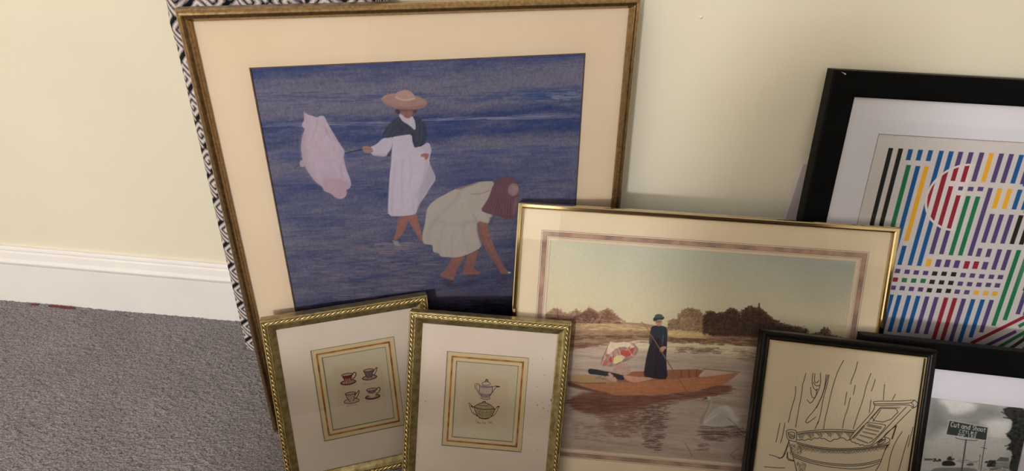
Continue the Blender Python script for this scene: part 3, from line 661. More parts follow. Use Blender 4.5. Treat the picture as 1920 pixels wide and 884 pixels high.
# ------------------------------------------------------------------ 3 and 4. the two small ornate gold frames
def ornate(rect, pl, parent):
    """rope twist between two rows of tiny beads on the raised edge of the moulding"""
    u0, v0, u1, v1 = pl.R(rect)
    def sides(d): return [((u0 + d, v0 + d), (u1 - d, v0 + d)), ((u1 - d, v0 + d), (u1 - d, v1 - d)), ((u1 - d, v1 - d), (u0 + d, v1 - d)), ((u0 + d, v1 - d), (u0 + d, v0 + d))]
    # rope
    vs, fs = [], []
    def lump(c, ax, rx, ry, rz, h, nu=8, nv=5):
        b0 = len(vs); a = np.array([math.cos(ax), math.sin(ax)]); p = np.array([-a[1], a[0]])
        for j in range(nv + 1):
            ph = math.pi * j / nv
            for i in range(nu):
                th = 2 * math.pi * i / nu
                l = math.cos(ph) * rx; q = math.sin(ph) * math.cos(th) * ry; z = math.sin(ph) * math.sin(th) * rz
                vs.append((c[0] + a[0] * l + p[0] * q, c[1] + a[1] * l + p[1] * q, h + z))
        for j in range(nv):
            for i in range(nu):
                k = (i + 1) % nu; fs.append((b0 + j * nu + i, b0 + j * nu + k, b0 + (j + 1) * nu + k, b0 + (j + 1) * nu + i))
    for (a, b_) in sides(.0052):
        a = np.array(a); b_ = np.array(b_); L = np.linalg.norm(b_ - a); ang = math.atan2(b_[1] - a[1], b_[0] - a[0]); n = int(L / .0074)
        for k in range(n):
            c = a + (b_ - a) * (k + .5) / n; lump(c, ang + math.radians(24), .0056, .0017, .0017, .0098)
    mesh_obj('rope_trim', vs, fs, M['gold_bright'], parent, True)
    vs, fs = [], []
    for d, h in ((.0014, .0098), (.0088, .0082)):
        for (a, b_) in sides(d):
            a = np.array(a); b_ = np.array(b_); L = np.linalg.norm(b_ - a); ang = math.atan2(b_[1] - a[1], b_[0] - a[0]); n = int(L / .0017)
            for k in range(n):
                c = a + (b_ - a) * (k + .5) / n; lump(c, ang, .00078, .00075, .00075, h, 6, 4)
    mesh_obj('bead_trim', vs, fs, M['gold_bright'], parent, True)

OPROF = [(0, -.012), (0, .0088), (.0008, .0096), (.0022, .0098), (.0028, .0086), (.0036, .0080), (.0068, .0080), (.0078, .0082), (.0094, .0082), (.0100, .0074), (.0125, .0066), (.0155, .0048), (.0180, .0030), (.0192, .0026), (.0196, .0016), (.0196, .0004), (.018, 0), (.018, -.012)]
mat_beige = noisy('pink beige mat board', tuple(lin((214, 198, 184))), tuple(lin((220, 205, 190))), (9, 9, 9), 0.85, bump=0.15, bscale=700, bdist=.0003, spec=0.15)
mat_butter = noisy('butter cream inner mat', tuple(lin((204, 184, 142))), tuple(lin((212, 193, 152))), (20, 20, 20), 0.8)
copper = noisy('mottled copper foil line', tuple(lin((184, 118, 66))), tuple(lin((138, 84, 46))), (60, 60, 60), 0.5, 0.15, detail=5, lo=.42, hi=.6)
edge_m = noisy('grey brown edge and shadow line', (0.22, 0.17, 0.12), (0.27, 0.21, 0.15), (90, 90, 90), .8)
INK = (44, 28, 28)

def small_frame(key, label, outer, win, group, hb=.012):
    pl, e = framed(key, 'framed_print', label, outer, (outer[0] + .0196, outer[1] + .0196, outer[2] - .0196, outer[3] - .0196), [(a_, max(b_, -hb)) for a_, b_ in OPROF], M['gold_leaf'], hb, .0022, group=group)
    ornate(outer, pl, e)
    tag(ring('mat_board', pl, inset(outer, .004), win, 0, .0012, mat_beige, e, .0006), 'pink beige mat board')
    ring('mat_edge', pl, inset(win, -.0005), inset(win, .0003), -.0001, .0013, edge_m, e)  # dark ring colours in the thin shadow line at the window edge
    pw = inset(win, .0150)
    ring('inner_mat', pl, inset(win, -.004), pw, -.0014, -.0001, mat_butter, e, .0006)
    ring('copper_line', pl, inset(win, .0066), inset(win, .0095), -.0001, .0001, copper, e)
    ring('inner_mat_edge', pl, inset(pw, -.0004), inset(pw, .0003), -.0016, .0001, edge_m, e)
    cv = Canvas(pl, inset(pw, -.003), 2900, GAIN)
    n = fbm(cv.nx, cv.ny, 4, 5, 77, 4)
    cv.sat = .95
    cv.a[:] = lin((184, 171, 148)) * cv.gain * (.95 + .1 * n)[..., None]
    return pl, e, cv

def teacup(cv, x, y, s, body, lip, hy, cream=False):
    """little engraved cup on a saucer, traced centre of the rim and scale"""
    r = -9
    def T(P):
        a = math.radians(r); return [(x + s * (px * math.cos(a) - py * math.sin(a)), y + s * (px * math.sin(a) + py * math.cos(a))) for px, py in P]
    cx_, cy_ = T([(0, 36)])[0]
    cv.ell(cx_, cy_, 38 * s, 11.5 * s, body, r, .95, .6, .25); cv.ell(cx_, cy_ - 1.5 * s, 29 * s, 7 * s, (176, 146, 128), r, .55, .8)
    cv.line(T([(36 * math.cos(t), 36 + 11.5 * math.sin(t)) for t in np.linspace(0, 6.28, 22)]), lip, 3.2 * s, 1, .5)
    cup_ = [(-24, 0), (-21, 14), (-14, 28), (-9, 37), (9, 37), (14, 28), (20, 14), (23, 0)] if not cream else [(-21, 0), (-19, 18), (-14, 34), (-8, 38), (8, 38), (13, 34), (18, 18), (21, 0)]
    cv.poly(T(cup_), body if not cream else (190, 170, 140), 1, .6, .25, False)
    return T

# --- cups
W = (.0646, -.2109, .1915, -.0578)
pl = PL['cup']; vb = pl.vfloor(.0, .2505, -.012, -.004); OUT = (.0008, vb, .2504, .0040)
pl, e, cv = small_frame('cup', 'small ornate gold frame tilted left showing four teacups on saucers', OUT, W, 'small ornate gold frames')
cv.src(600, 680, 8.036)
cv.poly([(205, 90), (905, 0), (1010, 700), (300, 830)], (182, 158, 132), .55, 2, .06, False)
cv.line([(925, 60), (1000, 700)], (140, 126, 108), 3, .6)
for (x, y, s, body, lip, cream, kind) in ((408, 192, 3.25, (104, 44, 42), (52, 22, 24), False, 0), (730, 125, 3.1, (110, 92, 92), (40, 26, 30), False, 1),
                                          (458, 476, 3.2, (168, 142, 124), (52, 30, 26), False, 2), (776, 416, 3.1, (70, 56, 58), (36, 24, 26), True, 3)):
    T = teacup(cv, x, y, s, body, lip, 0, cream)
    cv.ell(*T([(0, 0)])[0], 25 * s, 6.5 * s, (170, 134, 118), -9, 1, .6, .1)
    cv.line(T([(25 * math.cos(t), 6.5 * math.sin(t)) for t in np.linspace(0, 6.28, 20)]), lip, 3.6 * s, 1, .5)
    if kind == 1 or kind == 2:
        cv.line(T([(20, 12), (34, -2), (44, -10), (40, 4), (28, 24), (18, 26)]), lip, 3.8 * s, 1, .5)
    else:
        cv.line(T([(22, 6), (32, -6), (42, -4), (40, 10), (28, 22), (20, 22)]), lip, 4.2 * s, 1, .5)
    if kind == 0:
        cv.poly(T([(-24, 4), (0, 11), (23, 4), (21, 14), (0, 20), (-22, 14)]), (112, 34, 36), .8, .8, .2, False)
        for k in (-9, 0, 9): cv.line(T([(k, 20), (k * .8, 36)]), (206, 176, 158), 3 * s, .8, .8); cv.line(T([(k + 4, 20), (k * .8 + 3, 36)]), lip, 1.5 * s, .8, .5)
    if kind in (1, 2):
        for px_, py_ in ((-10, 14), (0, 22), (10, 13), (-4, 30), (6, 31), (0, 12), (14, 20), (-14, 22)): cv.ell(*T([(px_, py_)])[0], 2.2 * s, 2 * s, (78, 42, 46) if kind == 1 else (120, 50, 42), 0, .9)
        cv.line(T([(-24, 0), (-20, 16), (-9, 37)]), lip, 3 * s, 1, .5); cv.line(T([(23, 0), (18, 16), (9, 37)]), lip, 3 * s, 1, .5)
    if kind == 3:
        cv.poly(T([(-21, 3), (0, 10), (21, 3), (19, 16), (0, 21), (-19, 16)]), (72, 54, 58), .85, .8, .2, False)
        for k in range(-14, 15, 5): cv.line(T([(k, 20), (k * .8, 36)]), (150, 128, 104), 1.6 * s, .7, .5)
def scrawl(P0, P1, n, h, seed, c=INK, w_=3.2):
    """a line of tiny copperplate handwriting, too small to read in the photograph"""
    rg = random.Random(seed); pts = []
    for k in range(n * 3 + 1):
        t = k / (n * 3); x = P0[0] + (P1[0] - P0[0]) * t; y = P0[1] + (P1[1] - P0[1]) * t
        pts.append((x + rg.uniform(-2, 2), y - (h * rg.uniform(.2, 1.0) if k % 3 == 1 else 0)))
        if rg.random() < .12 and len(pts) > 3: cv.line(pts, c, w_, .7, .5); pts = []
    if len(pts) > 1: cv.line(pts, c, w_, .7, .5)
scrawl((330, 385), (375, 380), 3, 10, 1, w_=2.5); scrawl((415, 376), (555, 342), 9, 12, 2, w_=2.5)
scrawl((655, 338), (715, 333), 5, 16, 3, w_=3); scrawl((735, 330), (760, 326), 2, 14, 4, w_=3); scrawl((775, 325), (820, 312), 4, 16, 5, w_=3)
scrawl((395, 672), (470, 660), 6, 20, 6, w_=4); scrawl((485, 658), (570, 645), 7, 18, 7, w_=4)
scrawl((695, 608), (750, 603), 4, 18, 8, w_=3.4); scrawl((770, 606), (800, 602), 2, 18, 9, w_=3.4); scrawl((815, 598), (915, 565), 7, 16, 10, w_=3)
cv.map = None
cv.build('print', -.0015, M['print'], e)

# --- teapots
W = (.0611, -.2143, .1871, -.0584)
pl = PL['pot']; vb = pl.vfloor(.0, .2475, -.008, -.004); OUT = (.0012, vb, .2478, .0034)
pl, e, cv = small_frame('pot', 'small ornate gold frame in front showing two teapots, mat foxed on the right', OUT, W, 'small ornate gold frames', .008)
del e['group']
for o_ in COL.objects:
    if o_.get('group') == 'small ornate gold frames': del o_['group']
cv.src(840, 690, 7.364)
cv.poly([(235, 110), (840, 165), (800, 830), (185, 775)], (184, 160, 132), .55, 2, .06, False)
ink = (34, 26, 30)
# tall pot
cv.poly([(440, 260), (470, 240), (520, 232), (575, 240), (606, 262), (614, 300), (606, 350), (580, 392), (560, 412), (575, 440), (520, 446), (450, 430), (458, 400), (434, 360), (428, 310)], (176, 156, 142), 1, .8, .12)
for k in range(7): cv.line([(452 + k * 25, 262), (446 + k * 27, 310), (460 + k * 21, 362)], ink, 3, .65, .6)
cv.poly([(452, 250), (520, 262), (602, 258), (608, 282), (520, 288), (446, 278)], (96, 82, 96), .75, 1, .25)
cv.poly([(440, 352), (520, 372), (606, 360), (580, 396), (520, 410), (456, 394)], (98, 82, 98), .7, 1, .25)
for P, w_ in (([(440, 255), (428, 310), (436, 362), (462, 400)], 6), ([(606, 258), (614, 310), (600, 362), (566, 408)], 6), ([(452, 402), (500, 416), (566, 410)], 6), ([(446, 424), (500, 444), (578, 440), (572, 418)], 6),
              ([(468, 240), (472, 214), (500, 202), (532, 198), (570, 206), (590, 238), (530, 250), (468, 240)], 5), ([(500, 202), (520, 190), (533, 162), (548, 190), (562, 204)], 6), ([(515, 180), (533, 160), (550, 182), (533, 192)], 6),
              ([(440, 252), (430, 232), (396, 222), (368, 236), (368, 280), (396, 320), (420, 350), (430, 388)], 5), ([(438, 262), (412, 240), (388, 246), (392, 290), (420, 330)], 4),
              ([(606, 272), (640, 262), (668, 258), (712, 266), (690, 274), (668, 272), (640, 300), (612, 350)], 5.5), ([(660, 262), (708, 268)], 10)):
    cv.line(P, ink, w_ * 1.35, 1, .6)
# round pot
ink = (34, 28, 20)
cv.poly([(352, 550), (400, 515), (450, 492), (500, 486), (560, 505), (610, 540), (640, 580), (622, 640), (580, 690), (540, 714), (450, 712), (404, 680), (376, 620)], (150, 134, 106), 1, .8, .2)
cv.poly([(380, 600), (500, 620), (636, 590), (600, 670), (560, 700), (440, 700), (400, 670)], (134, 116, 86), .5, 3, .3)
for P, w_ in (([(352, 548), (400, 515), (450, 492), (500, 486), (560, 505), (612, 540), (642, 582)], 7), ([(345, 545), (420, 572), (510, 584), (600, 580), (642, 575)], 8), ([(415, 520), (480, 536), (560, 528)], 5), ([(360, 560), (380, 620), (410, 680), (450, 712), (540, 716), (585, 690), (624, 640), (642, 580)], 7),
              ([(350, 548), (316, 520), (302, 498), (284, 494), (300, 540), (318, 600), (336, 628), (392, 668)], 6), ([(318, 534), (340, 556)], 10), ([(336, 626), (400, 672)], 8), ([(642, 590), (660, 570), (676, 545), (706, 540), (690, 566), (672, 610), (640, 660), (590, 684)], 6), ([(676, 546), (706, 542)], 10),
              ([(480, 486), (482, 472), (500, 468), (514, 474), (514, 488)], 9), ([(430, 700), (490, 712), (560, 704)], 9)):
    cv.line(P, ink, w_ * 1.3, 1, .6)
for x, y in ((430, 610), (480, 622), (540, 618), (590, 612), (480, 664), (534, 664), (430, 650), (575, 650)):
    for k in range(4): cv.ell(x + rng.uniform(-12, 12), y + rng.uniform(-8, 8), 5, 4, (84, 74, 50), 0, .8)
# hand lettered caption "Time For Tea"
def strokes(L, x, y, w_, h, ang, c, lw):
    a = math.radians(ang)
    for P in L: cv.line([(x + px * w_ * math.cos(a) - py * h * math.sin(a), y + px * w_ * math.sin(a) + py * h * math.cos(a)) for px, py in P], c, lw, .85, .5, curve=False)
FONT = {
 'T': [[(0, 0), (1, 0)], [(.5, 0), (.5, 1)]], 'i': [[(.5, .4), (.5, 1)], [(.5, .12), (.5, .2)]], 'm': [[(0, .4), (0, 1)], [(0, .55), (.25, .4), (.5, .55), (.5, 1)], [(.5, .55), (.75, .4), (1, .55), (1, 1)]],
 'e': [[(0, .7), (1, .7), (.9, .45), (.5, .38), (.05, .55), (.05, .85), (.5, 1), (.95, .9)]], 'F': [[(0, 0), (0, 1)], [(0, 0), (1, 0)], [(0, .48), (.75, .48)]],
 'o': [[(.5, .36), (.05, .5), (.05, .85), (.5, 1), (.95, .85), (.95, .5), (.5, .36)]], 'r': [[(.1, .4), (.1, 1)], [(.1, .6), (.4, .4), (.8, .42)]], 'a': [[(.9, .4), (.9, 1)], [(.9, .5), (.5, .38), (.05, .55), (.05, .85), (.5, 1), (.9, .88)]],
 'C': [[(.95, .15), (.6, 0), (.2, .1), (.03, .5), (.2, .9), (.6, 1), (.95, .85)]], 'u': [[(.08, .38), (.08, .85), (.4, 1), (.85, .85)], [(.85, .38), (.85, 1)]], 't': [[(.45, .1), (.45, .88), (.8, 1)], [(.1, .38), (.85, .38)]],
 'n': [[(.08, .38), (.08, 1)], [(.08, .55), (.5, .38), (.88, .55), (.88, 1)]], 'd': [[(.9, 0), (.9, 1)], [(.9, .5), (.5, .38), (.08, .55), (.08, .85), (.5, 1), (.9, .88)]],
 'S': [[(.92, .15), (.5, 0), (.1, .15), (.15, .42), (.8, .58), (.92, .85), (.5, 1), (.06, .85)]], 'h': [[(.08, 0), (.08, 1)], [(.08, .55), (.5, .38), (.88, .55), (.88, 1)]],
 'I': [[(.5, 0), (.5, 1)]], 'Y': [[(0, 0), (.5, .5), (1, 0)], [(.5, .5), (.5, 1)]], 'L': [[(.05, 0), (.05, 1), (.9, 1)]], 'M': [[(0, 1), (0, 0), (.5, .6), (1, 0), (1, 1)]],
 'P': [[(.05, 1), (.05, 0), (.7, 0), (.95, .2), (.7, .5), (.05, .5)]], 'O': [[(.5, 0), (.08, .2), (.08, .8), (.5, 1), (.92, .8), (.92, .2), (.5, 0)]], '.': [[(.35, .95), (.45, .95)]], ',': [[(.45, .92), (.3, 1.15)]],
 '1': [[(.25, .2), (.55, 0), (.55, 1)]], '5': [[(.9, 0), (.15, 0), (.1, .45), (.6, .4), (.95, .65), (.6, 1), (.1, .92)]], '8': [[(.5, .47), (.12, .25), (.5, 0), (.88, .25), (.5, .47), (.06, .75), (.5, 1), (.94, .75), (.5, .47)]], ' ': []}
def write(txt, x, y, w_, h, adv, ang, c, lw):
    a = math.radians(ang)
    for ch in txt:
        strokes(FONT[ch], x, y, w_, h, ang, c, lw)
        k = adv * (.55 if ch in 'iI.,1' else (.5 if ch == ' ' else (1.25 if ch in 'mM' else 1)))
        x += k * math.cos(a); y += k * math.sin(a)
write('Time', 382, 728, 15, 32, 21, 20, (34, 26, 24), 4); write('For', 474, 752, 13, 28, 18, 2, (34, 26, 24), 4); write('Tea', 548, 748, 15, 28, 20, -4, (34, 26, 24), 4)
cv.map = None
cv.build('print', -.0015, M['print'], e)
# brown age spots on this mat
vs, fs = [], []; fox = random.Random(4)
spots = [(758, 308, 4), (766, 392, 4), (728, 450, 3), (726, 775, 4), (805, 515, 6), (800, 520, 8), (730, 545, 5), (760, 560, 5), (785, 575, 4), (740, 600, 3), (158, 525, 4), (120, 800, 4), (690, 690, 3), (704, 340, 3), (755, 530, 3), (790, 545, 4), (800, 640, 5), (770, 610, 3)]
for x, y, r in spots:
    u, v = pl.uv(740 + x / 2.728, 560 + y / 2.728); r_ = r * .00026; b0 = len(vs)
    for k in range(8):
        t = k * math.pi / 4; q = r_ * fox.uniform(.7, 1.2); vs.append((u - pl.c[0] + q * math.cos(t), v - pl.c[1] + q * math.sin(t), .0013))
    fs.append(tuple(range(b0, b0 + 8)))
tag(mesh_obj('foxing_spot', vs, fs, noisy('brown foxing', tuple(lin((150, 118, 92))), tuple(lin((176, 146, 118))), (300, 300, 300), .9), e), kind='stuff')

# ------------------------------------------------------------------ 5. wide black frame with the striped picture
white_mat = noisy('white mat board', tuple(lin((230, 225, 232))), tuple(lin((234, 229, 235))), (6, 6, 6), 0.85, bump=0.1, bscale=900, bdist=.0003, spec=0.15)
pl = PL['stripe']; vb = pl.vfloor(0, .50, -.016); OUT = (-.0045, vb, .497, .0008)
BW = .0362
prof = [(0, -.016), (0, .0085), (.0008, .0100), (.0022, .0106), (BW - .003, .0098), (BW - .001, .0092), (BW, .0080), (BW, .0004), (BW - .004, 0), (BW - .004, -.016)]
pl, e = framed('stripe', 'framed_print', 'wide black frame on the wall with multicoloured striped print', OUT, inset(OUT, BW), prof, M['black_frame'], .016, .0030)
PP = (.0807, vb + .086, .412, -.0868)
tag(ring('mat_board', pl, inset(OUT, .006), PP, -.0012, 0, white_mat, e, .0005), 'white mat board')
ring('paper_edge', pl, inset(PP, -.0004), inset(PP, .0002), -.0014, .0001, edge_m, e)
chip = bpy.data.meshes.new('chip')
u, v = pl.uv(1576, 138); u -= pl.c[0]; v -= pl.c[1]
mesh_obj('chipped_corner', [(u - .004, v + .0035, .01075), (u + .003, v - .0010, .01085), (u + .0035, v + .0012, .01085), (u, v + .0022, .0108)], [(0, 1, 2, 3)], noisy('raw chipped edge', (.35, .3, .25), (.5, .45, .4), (80, 80, 80), .8), e)
cv = Canvas(pl, inset(PP, -.002), 1700, 1.36)
n = fbm(cv.nx, cv.ny, 120, 120, 81, 3)
cv.a[:] = lin((196, 188, 186)) * cv.gain * (.97 + .06 * n)[..., None]
BK, BL, GR, YE, PU, RE = (36, 36, 34), (28, 84, 136), (34, 108, 72), (214, 160, 48), (80, 64, 108), (136, 38, 50)
C8 = (1600, 240, 2.106)
def bar(P, c, wd=.0067, m=C8, vert=True):
    u0, v0 = pl.uv(m[0] + P[0][0] / m[2], m[1] + P[0][1] / m[2]); u1, v1 = pl.uv(m[0] + P[1][0] / m[2], m[1] + P[1][1] / m[2])
    if vert: u0 = u1 = (u0 + u1) / 2
    d = np.array([u1 - u0, v1 - v0]); d = d / np.linalg.norm(d); q = np.array([-d[1], d[0]]) * wd / 2
    R_ = [((a - cv.rect[0]) * cv.res, (cv.rect[3] - b_) * cv.res) for a, b_ in ((u0 + q[0], v0 + q[1]), (u1 + q[0], v1 + q[1]), (u1 - q[0], v1 - q[1]), (u0 - q[0], v0 - q[1]))]
    cv.poly(R_, c, 1, .45, .05, False, True)
K = dict(BK=BK, BL=BL, GR=GR, YE=YE, PU=PU, RE=RE)
bars = [('BK', 151, 80, 62, 430), ('BK', 189, 82, 98, 440), ('BL', 227, 85, 219, 129), ('GR', 212, 147, 120, 560), ('BL', 267, 87, 258, 130), ('BL', 250, 151, 165, 520), ('BL', 203, 467, 184, 543), ('BL', 307, 89, 298, 132), ('YE', 290, 153, 212, 448),
        ('BL', 346, 91, 228, 545), ('BL', 386, 93, 264, 547),
        ('PU', 427, 95, 310, 500), ('PU', 466, 97, 351, 501), ('PU', 507, 98, 480, 213), ('GR', 455, 270, 388, 505), ('YE', 546, 100, 517, 215), ('GR', 491, 272, 427, 506),
        ('PU', 586, 102, 555, 217), ('PU', 542, 238, 464, 507), ('PU', 625, 104, 594, 219), ('YE', 577, 240, 562, 320), ('PU', 547, 341, 519, 455), ('PU', 503, 477, 494, 510),
        ('BL', 664, 107, 634, 221), ('YE', 617, 242, 601, 322), ('PU', 585, 343, 556, 457), ('PU', 541, 479, 532, 512), ('PU', 702, 109, 672, 224), ('BL', 657, 245, 640, 324), ('PU', 624, 344, 594, 459), ('PU', 579, 481, 557, 562),
        ('BL', 695, 247, 676, 326), ('BK', 661, 346, 632, 461), ('PU', 616, 483, 594, 564), ('BK', 699, 348, 668, 463), ('GR', 655, 484, 556, 784), ('GR', 692, 486, 602, 762), ('PU', 700, 600, 650, 738)]
for k_, a, b_, c, d in bars: bar([(a, b_), (c, d)], K[k_])
# the ring and what shows inside it: fitted to points traced on the curve
CP = [pl.uv(1600 + x / 2.106, 240 + y / 2.106) for x, y in ((291, 285), (345, 185), (400, 160), (455, 148), (300, 340), (330, 385), (380, 404))]
A_ = np.array([[2 * a, 2 * b_, 1] for a, b_ in CP]); B_ = np.array([a * a + b_ * b_ for a, b_ in CP]); s_ = np.linalg.lstsq(A_, B_, rcond=None)[0]
cu, cvv = s_[0], s_[1]; rad = math.sqrt(s_[2] + cu * cu + cvv * cvv)
X_, Y_ = cv.UU - cu, cv.VV - cvv; rr_ = np.hypot(X_, Y_)
urt = pl.uv(1600 + 466 / 2.106, 240 + 150 / 2.106)[0] + .004
white = lin((205, 197, 195)) * cv.gain
inside = (rr_ < rad) & (cv.UU < urt)
keep = cv.a.copy()
ucols = {c: (pl.uv(1600 + a / 2.106, 240 + b_ / 2.106)[0] + pl.uv(1600 + c2 / 2.106, 240 + d / 2.106)[0]) / 2 for c, a, b_, c2, d in (('6', 346, 91, 228, 545), ('7', 386, 93, 264, 547), ('8', 427, 95, 310, 500), ('9', 466, 97, 351, 501))}
cv.a[inside] = white
for c, ranges in (('6', [(0, 600)]), ('7', [(0, 600)]), ('8', [(0, 210), (232, 600)]), ('9', [(0, 214), (233, 248), (268, 600)])):
    for a, b_ in ranges:
        x_ref = {'6': 312, '7': 345, '8': 385, '9': 430}[c]
        va = pl.uv(1600 + x_ref / 2.106, 240 + a / 2.106)[1]; vb_ = pl.uv(1600 + x_ref / 2.106, 240 + b_ / 2.106)[1]
        mk = inside & (np.abs(cv.UU - ucols[c]) < .00335) & (cv.VV < va) & (cv.VV > vb_)
        cv.a[mk] = lin(PU if (c == '9' and a == 233) else RE) * cv.gain
rm = (np.abs(rr_ - rad) < .0016) & (cv.UU < urt + .002) ; cv.a[rm] = white
for x in (465, 504): bar([(x + 2, 234), (x - 2, 251)], PU, .0080)
RA = [('YE', 299, 534), ('PU', 337, 536), ('PU', 373, 537), ('PU', 410, 540), ('RE', 449, 543), ('RE', 485, 544), ('PU', 522, 546)]
for k_, x, y in RA: bar([(x + 4, y - 15), (x - 4, y + 15)], K[k_], .0078)
RB = ['PU'] * 4 + ['BK'] * 3 + ['PU'] * 5; RBx = [(176, 567), (214, 570), (250, 573), (287, 575), (323, 577), (360, 578), (398, 580), (435, 583), (472, 585), (509, 588), (547, 590), (583, 591)]
RC = ['RE', 'GR', 'GR', 'GR', 'BK', 'BK', 'BK'] + ['PU'] * 5; RCx = [(167, 601), (203, 603), (240, 605), (277, 606), (313, 610), (350, 612), (387, 614), (424, 617), (461, 619), (498, 621), (535, 622), (571, 624)]
RD = ['PU'] * 4 + ['BK'] * 3 + ['PU'] * 2 + ['YE'] * 3; RDx = [(159, 633), (195, 635), (231, 638), (267, 640), (302, 643), (340, 645), (377, 646), (412, 649), (450, 651), (487, 653), (524, 655), (560, 657)]
for R_, Xs in ((RB, RBx), (RC, RCx), (RD, RDx)):
    for k_, (x, y) in zip(R_, Xs): bar([(x + 2, y - 8.5), (x - 2, y + 8.5)], K[k_], .0078)
E_ = (1640, 440, 4.02); D_ = (1740, 440, 3.683)
for k_, P in (('BL', [(128, 455), (60, 735)]), ('BL', [(190, 460), (117, 738)]), ('BL', [(261, 462), (188, 742)]), ('BL', [(328, 466), (256, 745)]), ('PU', [(398, 470), (320, 750)]), ('PU', [(470, 475), (388, 755)]), ('RE', [(540, 478), (440, 830)]), ('RE', [(607, 482), (505, 835)])): bar(P, K[k_], m=E_)
for k_, P in (('PU', [(250, 446), (155, 760)]), ('BL', [(318, 450), (212, 770)]), ('BL', [(382, 452), (297, 715)]), ('PU', [(444, 455), (370, 680)])): bar(P, K[k_], m=D_)
for k_, P in (('RE', [(720, 548), (300, 756)]), ('PU', [(612, 672), (400, 775)]), ('GR', [(720, 650), (480, 790)]), ('BK', [(720, 690), (560, 800)]), ('PU', [(740, 725), (640, 820)]), ('GR', [(700, 600), (630, 640)])): bar(P, K[k_], .0062, D_, False)
# the pattern carries on to the right and downwards, where the frame's edge and the photograph in front hide it
u_a = (pl.uv(1600 + 151 / 2.106, 240 + 80 / 2.106)[0] + pl.uv(1600 + 62 / 2.106, 240 + 430 / 2.106)[0]) / 2
u_b = (ucols['9']); step = (u_b - u_a) / 9.0; v_t = pl.uv(1600 + 664 / 2.106, 240 + 107 / 2.106)[1]
pr = random.Random(12); pal = [PU, PU, BL, BL, GR, RE, YE, BK]
def seg(uc, v1, v0, c):
    cv.poly([((a - cv.rect[0]) * cv.res, (cv.rect[3] - b_) * cv.res) for a, b_ in ((uc - .0033, v1), (uc + .0033, v1), (uc + .0033, v0), (uc - .0033, v0))], c, 1, .45, .05, False, True)
e1 = pl.uv(1920, 270); e2 = pl.uv(1920, 672); v_low = e2[1]; v_end = PP[1] + .03; c_ = 0
uc = u_a
while uc < PP[2] - .022:
    spans = [(v_low, v_end)]
    if uc > e2[0] + .006: spans = [(v_t, v_end)]
    elif uc > e1[0] + .006: spans.append((v_t, e1[1] + (e2[1] - e1[1]) * (uc - e1[0]) / (e2[0] - e1[0]) + .006))
    for v, stop in spans:
        while v > stop + .012:
            v0 = max(stop, v - pr.choice((.012, .045, .07, .1))); seg(uc, v, v0, pr.choice(pal)); v = v0 - .005
    uc += step
cv.build('print', -.0013, M['print'], e)

# ------------------------------------------------------------------ 6. wide black frame with the town sign photograph
pl = PL['city']; vb = pl.vfloor(0, .36, -.010); OUT = (-.004, vb, .344, .0030)
BW = .0392
prof = [(0, -.010), (0, .0085), (.0008, .0100), (.0022, .0106), (BW - .003, .0098), (BW - .001, .0092), (BW, .0080), (BW, .0004), (BW - .004, 0), (BW - .004, -.010)]
pl, e = framed('city', 'framed_photograph', 'wide black frame at the right with black and white photograph of a town sign', OUT, inset(OUT, BW), prof, M['black_frame'], .010, .0030)
PP = (.057, vb + .063, .2480, -.0836)
tag(ring('mat_board', pl, inset(OUT, .006), PP, -.0012, 0, white_mat, e, .0004), 'white mat board')
cv = Canvas(pl, inset(PP, -.002), 2600, 1.75)
n = fbm(cv.nx, cv.ny, 5, 4, 91, 5); n2 = fbm(cv.nx, cv.ny, 3, 12, 92, 4)
g = .30 + .35 * n2 + .3 * (n - .5)
cv.a[:] = lin((150, 150, 148)) * cv.gain * (g / .5)[..., None]
cv.src(1720, 740, 6.14)
cv.poly([(60, 480), (400, 440), (700, 470), (1100, 520), (1100, 900), (40, 900)], (170, 167, 164), .9, 40, .1)
cv.poly([(235, 60), (420, 60), (700, 110), (690, 200), (600, 212), (500, 250), (430, 240), (370, 210), (340, 150), (270, 110)], (184, 180, 177), .95, 8, .08)
cv.poly([(700, 320), (880, 285), (1010, 300), (1100, 320), (1050, 460), (1000, 520), (820, 500), (820, 380)], (186, 182, 180), .95, 10, .08)
cv.poly([(380, 250), (620, 215), (700, 120), (1000, 150), (1010, 280), (880, 285), (760, 330), (600, 310), (420, 310)], (124, 122, 120), .75, 18, .15)
cv.poly([(150, 60), (235, 60), (300, 140), (350, 240), (300, 420), (110, 520), (120, 300)], (112, 110, 108), .7, 20, .15)
cv.streaks([(120, 500), (1020, 520), (1020, 620), (100, 610)], 60, 120, (140, 138, 136), (176, 172, 170), 7, .4, 5)
# tree at the right
cv.poly([(975, 140), (1300, 170), (1300, 900), (1060, 900), (1062, 800), (1120, 700), (1040, 620), (1100, 560), (1030, 470), (1090, 400), (1100, 300), (1030, 270)], (34, 34, 34), .95, 3, .3)
cv.blobs([(975, 150), (1100, 150), (1120, 300), (1100, 420), (1040, 470), (1090, 560), (1030, 610), (1110, 690), (1070, 800), (1200, 800), (1260, 150)], 300, 22, (22, 22, 22), (60, 60, 58), .8, 6)
for P in ([(980, 210), (1060, 250)], [(1000, 270), (1100, 290)], [(1030, 460), (1100, 500)], [(1020, 600), (1110, 580)], [(1040, 640), (1130, 620)]): cv.line(P, (36, 36, 36), 18, .85, 2)
